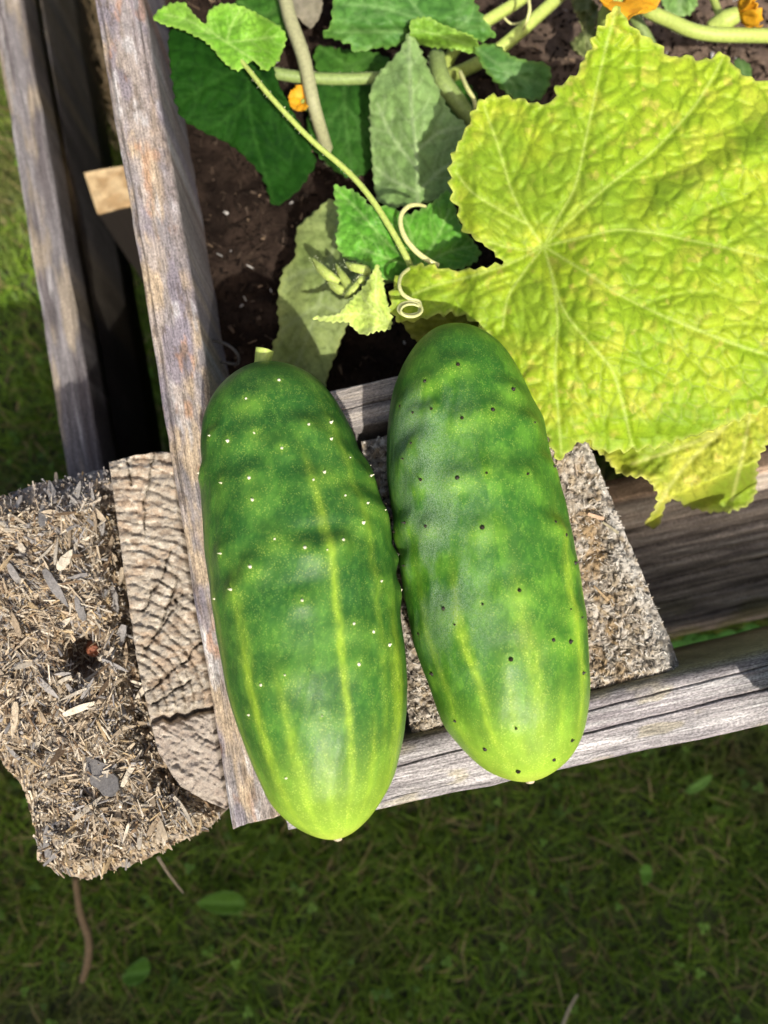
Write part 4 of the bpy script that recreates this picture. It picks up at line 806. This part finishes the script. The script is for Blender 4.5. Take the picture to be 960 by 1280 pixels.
# ------------------------------------------------------------------ cucumbers
def cucumber(name, label, left, right, tip0, tip1, spines, spcol, stripes, seed, bloom, stalk, dark, mid, pal_amt, rot=0):
    left = np.array(left, float); right = np.array(right, float); t0 = np.array(tip0, float); t1 = np.array(tip1, float)
    ax = (t1-t0); S = np.linalg.norm(ax); ax /= S; pr = np.array([-ax[1], ax[0]])          # pixel frame; pr points to photo left
    if pr[0] > 0: pr = -pr
    def chain(c):
        q = np.vstack([t0, c, t1]); return (q-t0)@ax, (q-t0)@pr
    sl, wl = chain(left); sr, wr = chain(right)
    nt_, na = 300, 288; t = np.linspace(0, 1, nt_); s = S*(1-np.cos(np.pi*t))/2
    def half(sx, wx):                       # interpolate squared width: round tips
        o_ = np.argsort(sx); q = np.interp(s, sx[o_], np.sign(wx[o_])*wx[o_]**2); q = np.sign(q)*np.sqrt(np.abs(q)); return q
    l = half(sl, wl); r = half(sr, wr)
    U = np.arange(-60, S+61, 1.0); inn = (U >= 0) & (U <= S)
    def uni(sx, wx):
        o_ = np.argsort(sx); q = np.interp(U, sx[o_], np.sign(wx[o_])*wx[o_]**2); return np.sign(q)*np.sqrt(np.abs(q))
    lu, ru = uni(sl, wl), uni(sr, wr); ker = np.exp(-np.linspace(-2.2, 2.2, 45)**2); ker /= ker.sum()
    h2 = ((lu-ru)/2)**2; h2[U < 0] = (h2[np.searchsorted(U, 14)]/14)*U[U < 0]; h2[U > S] = (h2[np.searchsorted(U, S-14)]/14)*(S-U[U > S])
    h2 = np.convolve(h2, ker, 'same'); mu = (lu+ru)/2; i0, i1 = np.searchsorted(U, 45), np.searchsorted(U, S-45); mu[:i0] = mu[i0]; mu[i1:] = mu[i1]
    k2 = np.exp(-np.linspace(-2.2, 2.2, 101)**2); k2 /= k2.sum(); mu = np.convolve(np.pad(mu, 50, mode='edge'), k2, 'valid'); mid_ = np.interp(s, U, mu); q2 = np.interp(s, U, h2); e0, e1 = q2[0], q2[-1]
    hw = np.sqrt(np.maximum(q2-e0*np.clip(1-s/20, 0, 1)-e1*np.clip(1-(S-s)/20, 0, 1), 0))
    # level of the axis: resting on the planks
    zr = hw.max()*.37/960; zr = hw.max()*(.37-zr)/960
    C_ = at(t0[0]+ax[0]*s+pr[0]*mid_, t0[1]+ax[1]*s+pr[1]*mid_, zr+0*s); E_ = at(t0[0]+ax[0]*s+pr[0]*(mid_+hw), t0[1]+ax[1]*s+pr[1]*(mid_+hw), zr+0*s)
    rad = np.linalg.norm(E_-C_, axis=1); T = np.repeat((C_[-1]-C_[0])[None], nt_, 0); T = T/np.linalg.norm(T, axis=1)[:, None]
    Rr = np.cross(T, [0, 0, 1.0]); Rr /= np.linalg.norm(Rr, axis=1)[:, None]+1e-12           # to photo left
    if Rr[nt_//2][0] < 0: Rr = -Rr                                                           # make it photo right
    a = np.linspace(0, 2*np.pi, na, endpoint=False)                                          # 0 = up, + = to the right
    ring = (1+.012*np.cos(3*a+rot)+.008*np.cos(5*a+1+rot))
    D = np.sin(a)[None, :, None]*Rr[:, None, :]+np.cos(a)[None, :, None]*np.array([0, 0, 1.0])
    base = C_[:, None, :]+D*(rad[:, None]*ring[None])[..., None]
    tt = np.broadcast_to((s/S)[:, None], (nt_, na)); aa = np.broadcast_to(a[None], (nt_, na))
    nx = np.cos(aa)*3; ny = np.sin(aa)*3
    dsp = .0016*(fbm(tt*7+3*np.sin(aa), tt*2+3*np.cos(aa), seed)-.5)*np.sin(np.pi*tt)
    # warts and spines
    px, py = proj(base.reshape(-1, 3)); up = (D.reshape(-1, 3)[:, 2] > .02); pale = np.zeros((nt_, na)); warts = []
    for (qx, qy) in spines:
        d = np.where(up, np.hypot(px-qx, py-qy), 1e9); i = int(np.argmin(d)); warts.append((i//na, i % na))
    rg = random.Random(seed)
    for k in range(34): warts.append((int(nt_*rg.uniform(.2, .8)), int(na*rg.uniform(.30, .70))))
    arc = rad[:, None]*1.0
    lens = np.linalg.norm(C_-C_[0], axis=1); Lc = np.broadcast_to(lens[:, None], (nt_, na))
    wart_shade = np.zeros((nt_, na))  # darkens the upper side of warts: shading painted into the skin colour
    for k, (i, j) in enumerate(warts):
        da = (aa-a[j]+np.pi) % (2*np.pi)-np.pi; dx = da*rad[i]; dy = Lc-lens[i]; sz = rg.uniform(.0040, .0065); am = rg.uniform(.0007, .0019)*(1-.75*sstep(.45, .75, s[i]/S))*sstep(.05, .2, s[i]/S)
        dsp = dsp+am*np.exp(-((dx/(sz*1.25))**2+((dy-.001)/sz)**2)) - am*.5*np.exp(-((dx/(sz*1.8))**2+((dy+sz*1.35)/(sz*.75))**2))
        dsp = dsp-.00035*np.exp(-((dx**2+dy**2)/.0012**2))
        pale = np.maximum(pale, rg.choice([.15, .3, .6, .8])*np.exp(-((dx/.0075)**2+((dy-.003)/.0038)**2))*(.5+fbm(aa*40, tt*90, seed+23)))
        pale = np.maximum(pale, .8*np.exp(-((dx**2+dy**2)/.0026**2)))
        wart_shade = np.maximum(wart_shade, rg.uniform(.2, .6)*(1-.7*sstep(.35, .6, s[i]/S))*np.exp(-((dx/.010)**2+((dy+.006)/.0045)**2)))
    V = base+D*dsp[..., None]
    st = np.zeros((nt_, na)); wob = .10*(fbm(tt*9, tt*0, seed+5)-.5)
    for (off, t_on, t_full, wd, amt) in stripes:
        th = math.asin(off); da = (aa-th-wob+np.pi) % (2*np.pi)-np.pi; w_ = wd*.72*(.6+.8*fbm(tt*14, aa*0+off, seed+6))
        st = np.maximum(st, amt*np.exp(-(da/w_)**2)*sstep(t_on, t_full, tt)*(.2+1.3*fbm(tt*60, aa*30, seed+7, 3)))
    end = sstep(.74, 1.0, tt+.05*(fbm(aa*2, tt*6, seed+8)-.5))
    mot = fbm(Lc/.011, (aa % (2*np.pi))*.04/.011, seed+9, 5)
    fine = fbm(Lc/.0016, (aa % (2*np.pi))*.04/.0011, seed+19, 3); c = mixc(dark, mid, np.clip(sstep(.45, .75, mot)*.55+.25*sstep(.4, .9, tt)+.5*sstep(.5, .8, fine), 0, 1)); c = mixc(c, np.array(dark)*.62, wart_shade*(1-end))
    c = mixc(c, np.array(mid)*1.15+np.array([.05, .05, 0]), np.clip(pale*pal_amt, 0, 1)*.85); c = mixc(c, (.30, .45, .03), np.clip(st, 0, 1)*.75)
    c = mixc(c, (.29, .44, .045), end*.85); c = mixc(c, (.42, .50, .07), sstep(.955, 1, tt)*.6); c = mixc(c, np.array(mid)*.75, sstep(.10, 0, tt)*.6)
    bz = np.zeros((nt_, na))
    if bloom: 
        th, wd, t0b, t1b = bloom; da = (aa-th+np.pi) % (2*np.pi)-np.pi
        bz = np.exp(-(da/wd)**2)*sstep(t0b, t0b+.1, tt)*(1-sstep(t1b-.25, t1b, tt))*sstep(.3, .6, fbm(tt*12+aa, aa*4, seed+11))
    root = thing(name, tuple(np.r_[C_[nt_//2][:2], ZT]), label, 'cucumber', 'cucumbers lying across the bed corner')
    F = grid_faces(nt_, na, True)[:, ::-1]
    body = put('skin', V.reshape(-1, 3), F, M_CUKE, root=root, attrs={'col': np.clip(c.reshape(-1, 3), .003, .9), 'pale': np.clip(np.maximum(st, np.maximum(.75*end, pale*.6)), 0, 1).ravel(), 'bloom': bz.ravel()})
    if body.data.polygons[(nt_//2)*na].normal.z < 0: body.data.flip_normals()
    # spines
    SV, SF, k0 = [], [], 0
    for (i, j) in warts:
        p = V[i, j]; nrm = D[i, j]*1.0+T[i]*(-.12); sz = rg.uniform(.0003, .0008)*(1.3 if spcol[0] < .1 else 1); L = rg.uniform(.0004, .0020)
        u = np.cross(nrm, [.3, .8, .1]); u /= np.linalg.norm(u); v = np.cross(nrm, u)
        prof = [(-.2, 1.0), (.12, 1.05), (.45, .55), (1, .12)]
        for (h, rr) in prof:
            for q in range(7): SV.append(p+nrm*h*L+(u*math.cos(q*.8976)+v*math.sin(q*.8976))*sz*rr)
        SF += [(k0+m_*7+q, k0+m_*7+(q+1) % 7, k0+(m_+1)*7+(q+1) % 7, k0+(m_+1)*7+q) for m_ in range(3) for q in range(7)]; k0 += 28
    o = put('spines', np.array(SV), np.array(SF), plain_mat('spines_'+name, spcol, .5, 800, .2), root=root); tag(o, kind='stuff')
    if stalk:
        Vk, Fk = tube([A1(stalk[0], zr), A1(stalk[1], zr+.002), A1(stalk[2], zr+.003)], [.0040, .0034, .0040], 12, 6, .10); put('stalk', Vk, Fk, M_STEM, root=root)
    # blossom scar
    Vk, Fk = tube([C_[-2]-T[-3]*.001, C_[-1]+T[-3]*.0006, C_[-1]+T[-3]*.0012], [.0020, .0016, .0006], 10, 4, .2); put('blossom_scar', Vk, Fk, M_STRAW, root=root)
    return root
z1 = lambda L, x0, y0, k=.2917: [(x0+a*k, y0+b*k) for a, b in L]
sp1 = z1([(370, 188), (232, 270), (270, 415), (84, 426), (158, 447), (497, 385), (592, 368), (590, 443), (382, 482), (675, 525), (760, 555), (757, 600), (566, 587), (518, 624), (246, 610), (130, 634), (264, 703), (655, 680), (752, 718), (730, 803), (352, 868), (486, 905), (574, 916), (642, 873), (877, 943), (808, 1050), (262, 990), (180, 1088), (897, 1088), (40, 586), (132, 932), (820, 745)], 240, 420) \
    + z1([(100, 28), (470, 32), (690, 130), (780, 168), (845, 232), (398, 355), (296, 395), (246, 522), (715, 305), (560, 530), (405, 800)], 240, 740)
cucumber('cucumber', 'dark green cucumber with tiny white spines and yellow-striped tip beside the long plank',
    [(298, 470), (275, 487), (257, 516), (252, 551), (253, 595), (257, 682), (266, 755), (284, 857), (307, 930), (336, 997), (365, 1029), (392, 1043)],
    [(362, 459), (395, 475), (421, 502), (444, 545), (467, 601), (488, 650), (498, 712), (503, 769), (508, 813), (511, 871), (507, 921), (494, 973), (470, 1011), (444, 1037)], (331, 456), (420, 1048), sp1, (.74, .70, .50),
    [(-.62, .36, .68, .11, 1.0), (.345, .14, .5, .065, 1.0), (.9, .45, .70, .18, 1.0), (-.29, .55, .85, .10, .9), (.05, .72, .9, .08, .7), (.62, .68, .88, .08, .7), (-.93, .2, .55, .14, .6), (.75, .05, .3, .08, .35)], 501, None, [(327, 470), (328, 452), (331, 437)], (.022, .098, .014), (.080, .215, .026), .9, .3)
sp2 = z1([(352, 227), (212, 295), (580, 333), (107, 404), (157, 430), (246, 420), (495, 425), (370, 455), (667, 476), (700, 460), (160, 568), (125, 628), (470, 688), (640, 695), (345, 708), (195, 715), (755, 665), (130, 905), (218, 920), (452, 920), (763, 900), (800, 960), (85, 940)], 470, 390) \
    + z1([(62, 90), (543, 195), (392, 255), (220, 272), (270, 342), (765, 278), (810, 320), (780, 80), (112, 380), (688, 410), (760, 420), (508, 490), (168, 553), (820, 555), (838, 578), (270, 757), (530, 793), (770, 843), (400, 877), (693, 925), (540, 975)], 490, 680)
cucumber('cucumber', 'glossy green cucumber with black spines lying partly under the large yellow leaf',
    [(528, 428), (505, 457), (490, 492), (485, 536), (483, 594), (493, 667), (499, 709), (516, 803), (534, 852), (554, 910), (586, 945), (618, 968), (642, 975)],
    [(601, 412), (633, 441), (657, 486), (674, 521), (689, 577), (703, 623), (715, 682), (723, 724), (731, 782), (735, 861), (728, 913), (715, 943), (688, 964)], (566, 408), (662, 976), sp2, (.020, .014, .010),
    [(-.49, .46, .70, .07, 1.0), (.76, .36, .64, .10, 1.0), (.97, .40, .66, .12, 1.0), (.14, .46, .78, .13, .75), (-.18, .66, .88, .07, .7), (.45, .72, .9, .08, .6), (-.85, .4, .7, .1, .6)], 611, (-.75, .55, .12, .82), None, (.030, .125, .012), (.105, .27, .022), .9, 1.1)

# ------------------------------------------------------------------ odds and ends on the lawn
zg = -ZT+.03
V, F = tube([A1((94, 1098), zg+.05), A1((100, 1140), zg+.03), A1((110, 1172), zg+.02), A1((110, 1200), zg+.014), A1((103, 1226), zg)], [.0026, .0030, .0034, .0036, .0030], 10, 8, .06)
o = put('twig', V, F, M_TWIG); tag(o, 'bare brown twig lying on the grass below the rotten post', 'twig')
V, F = tube([A1((198, 1072), -.10), A1((212, 1094), -.13), A1((229, 1116), -.16)], [.0010, .0009, .0006], 8, 6)
o = put('straw', V, F, M_STRAW); tag(o, 'short dry straw hanging from the rotten post', 'straw')
V, F = tube([A1((700, 1290), zg), A1((712, 1260), zg+.004), A1((722, 1243), zg+.008)], [.0014, .0013, .0008], 8, 6)
o = put('straw', V, F, M_STRAW); tag(o, 'pale dry straw lying on open grass far from the post', 'straw')
def weed(outl, dz, cols, label, seed, m_=M_GRASS):
    outl = np.array(outl, float); c = outl.mean(0); root = thing('weed', tuple(np.r_[A1(c, dz)[:2], 0]), label, 'weed')
    O = resample(smooth_poly(outl, 6, True), 3.); V, F, B = fill(O, 3.5, seed=seed); x, y = V.T; d = seg_dist(x, y, [np.array([outl[0], c, outl[len(outl)//2]])])
    P = at(x, y, dz+.006*np.exp(-(d/10)**2)*-1+.006*(fbm(x/20, y/20, seed)-.5)); cl = mixc(cols, np.array(cols)*1.6, np.exp(-(d/2.5)**2)*.5)
    o = put('leaf', P, F, m_, root=root, attrs={'col': cl}); md = o.modifiers.new('thickness', 'SOLIDIFY'); md.thickness = .0005
    e = A1(outl[0], dz); Vt, Ft = tube([e, (e+np.array([0.004, 0, -dz-ZT]))*.5+e*.5, np.r_[e[:2], .0]], .0009, 6, 4); put('stalk', Vt, Ft, M_STEMD, root=root)
weed([(246, 1128), (262, 1118), (282, 1113), (298, 1117), (307, 1130), (296, 1142), (275, 1143), (256, 1137)], zg+.012, (.12, .26, .03), 'broad oval weed leaf in the grass below the two cucumbers', 701)
weed([(152, 1220), (166, 1205), (182, 1196), (188, 1212), (176, 1228), (160, 1232)], zg, (.10, .23, .03), 'small oval weed leaf in the grass beside the twig', 703)
weed([(800, 1088), (806, 1080), (815, 1084), (814, 1100), (804, 1106)], zg+.01, (.15, .33, .04), 'single round weed leaf in the open grass', 705)
weed([(856, 988), (872, 976), (890, 968), (884, 982), (866, 992)], zg+.02, (.18, .36, .06), 'narrow pointed weed leaf close under the front plank', 707)
for k, (qx, qy, s_) in enumerate([(850, 812, 16), (884, 806, 20), (912, 800, 18), (940, 792, 18), (866, 800, 14)]):
    a = k*1.3; O = [(qx+s_*math.cos(t+a)*(1.1 if q % 2 else .8), qy+s_*.7*math.sin(t+a)) for q, t in enumerate(np.linspace(0, 2*np.pi, 8, endpoint=False))]
    weed(O, -.25-.012*k, (.08, .24, .04), 'bright green weed leaf in the gap behind the front plank', 710+k)
for o in [o for o in C.objects if o.get('label') == 'bright green weed leaf in the gap behind the front plank']: o['group'] = 'weeds in the gap behind the front plank'
# dry grass tuft between rail and plank
P0 = A1((80, 20), -.30); nb = 900; xy = np.c_[rng.normal(P0[0], .035, nb), rng.normal(P0[1]+.02, .05, nb)]
V, F, cl = blades(nb, xy, .06, .16, .001, .0025, [((.16, .11, .06), .5), ((.24, .17, .10), .3), ((.08, .06, .03), .2)], lean=(.1, .7), seed=8)
o = put('dry_grass', V, F, M_GRASS, attrs={'col': cl}, origin=np.r_[P0[:2], 0], smooth=False); tag(o, 'brown dead grass tuft between the low rail and the long plank', 'dry grass', kind='stuff')

# ------------------------------------------------------------------ added unseen fence, put up only to shade the lawn
fl = Ls; n2 = np.array([dirp[1], -dirp[0]]); n2 /= np.linalg.norm(n2); dist = 1.25
sh = np.array([TO_SUN.x, TO_SUN.y]); kk = dist/(sh@n2)
ftop = ZT-.022+kk*TO_SUN.z
fm = np.array([0.15, A1((480, 1012))[1]])+n2*dist; d2 = np.array([dirp[0], dirp[1]])/np.hypot(dirp[0], dirp[1])
fence = thing('added_shade_fence', (fm[0], fm[1], 0), 'added unseen board fence that shades the lawn', 'fence')
M_SHADE_FENCE = plain_mat('shade_fence_wood', (.26, .2, .14), .85, 30, .3)
def obox(name, c, half, root):
    X_, Y_, Z_ = np.array([d2[0], d2[1], 0]), np.array([n2[0], n2[1], 0]), np.array([0, 0, 1.0])
    V = np.array([c+X_*half[0]*a+Y_*half[1]*b_+Z_*half[2]*e for a in (-1, 1) for b_ in (-1, 1) for e in (-1, 1)])
    F = np.array([(0, 1, 3, 2), (4, 6, 7, 5), (0, 4, 5, 1), (2, 3, 7, 6), (0, 2, 6, 4), (1, 5, 7, 3)])
    return put(name, V, F, M_SHADE_FENCE, root=root, smooth=False)
for k in range(-14, 15): obox('board', np.r_[fm+d2*k*.122, ftop*.5+.01], (.060, .010, ftop*.5-.01), fence)
for h in (.35, ftop-.3): obox('rail', np.r_[fm+n2*.033, h], (1.8, .02, .04), fence)
for k in (-1, 0, 1): obox('post', np.r_[fm+n2*.10+d2*k*1.6, ftop*.5-.02], (.045, .045, ftop*.5-.02), fence)
print('TRIS', sum(len(o.data.polygons) for o in C.objects if o.type == 'MESH'))
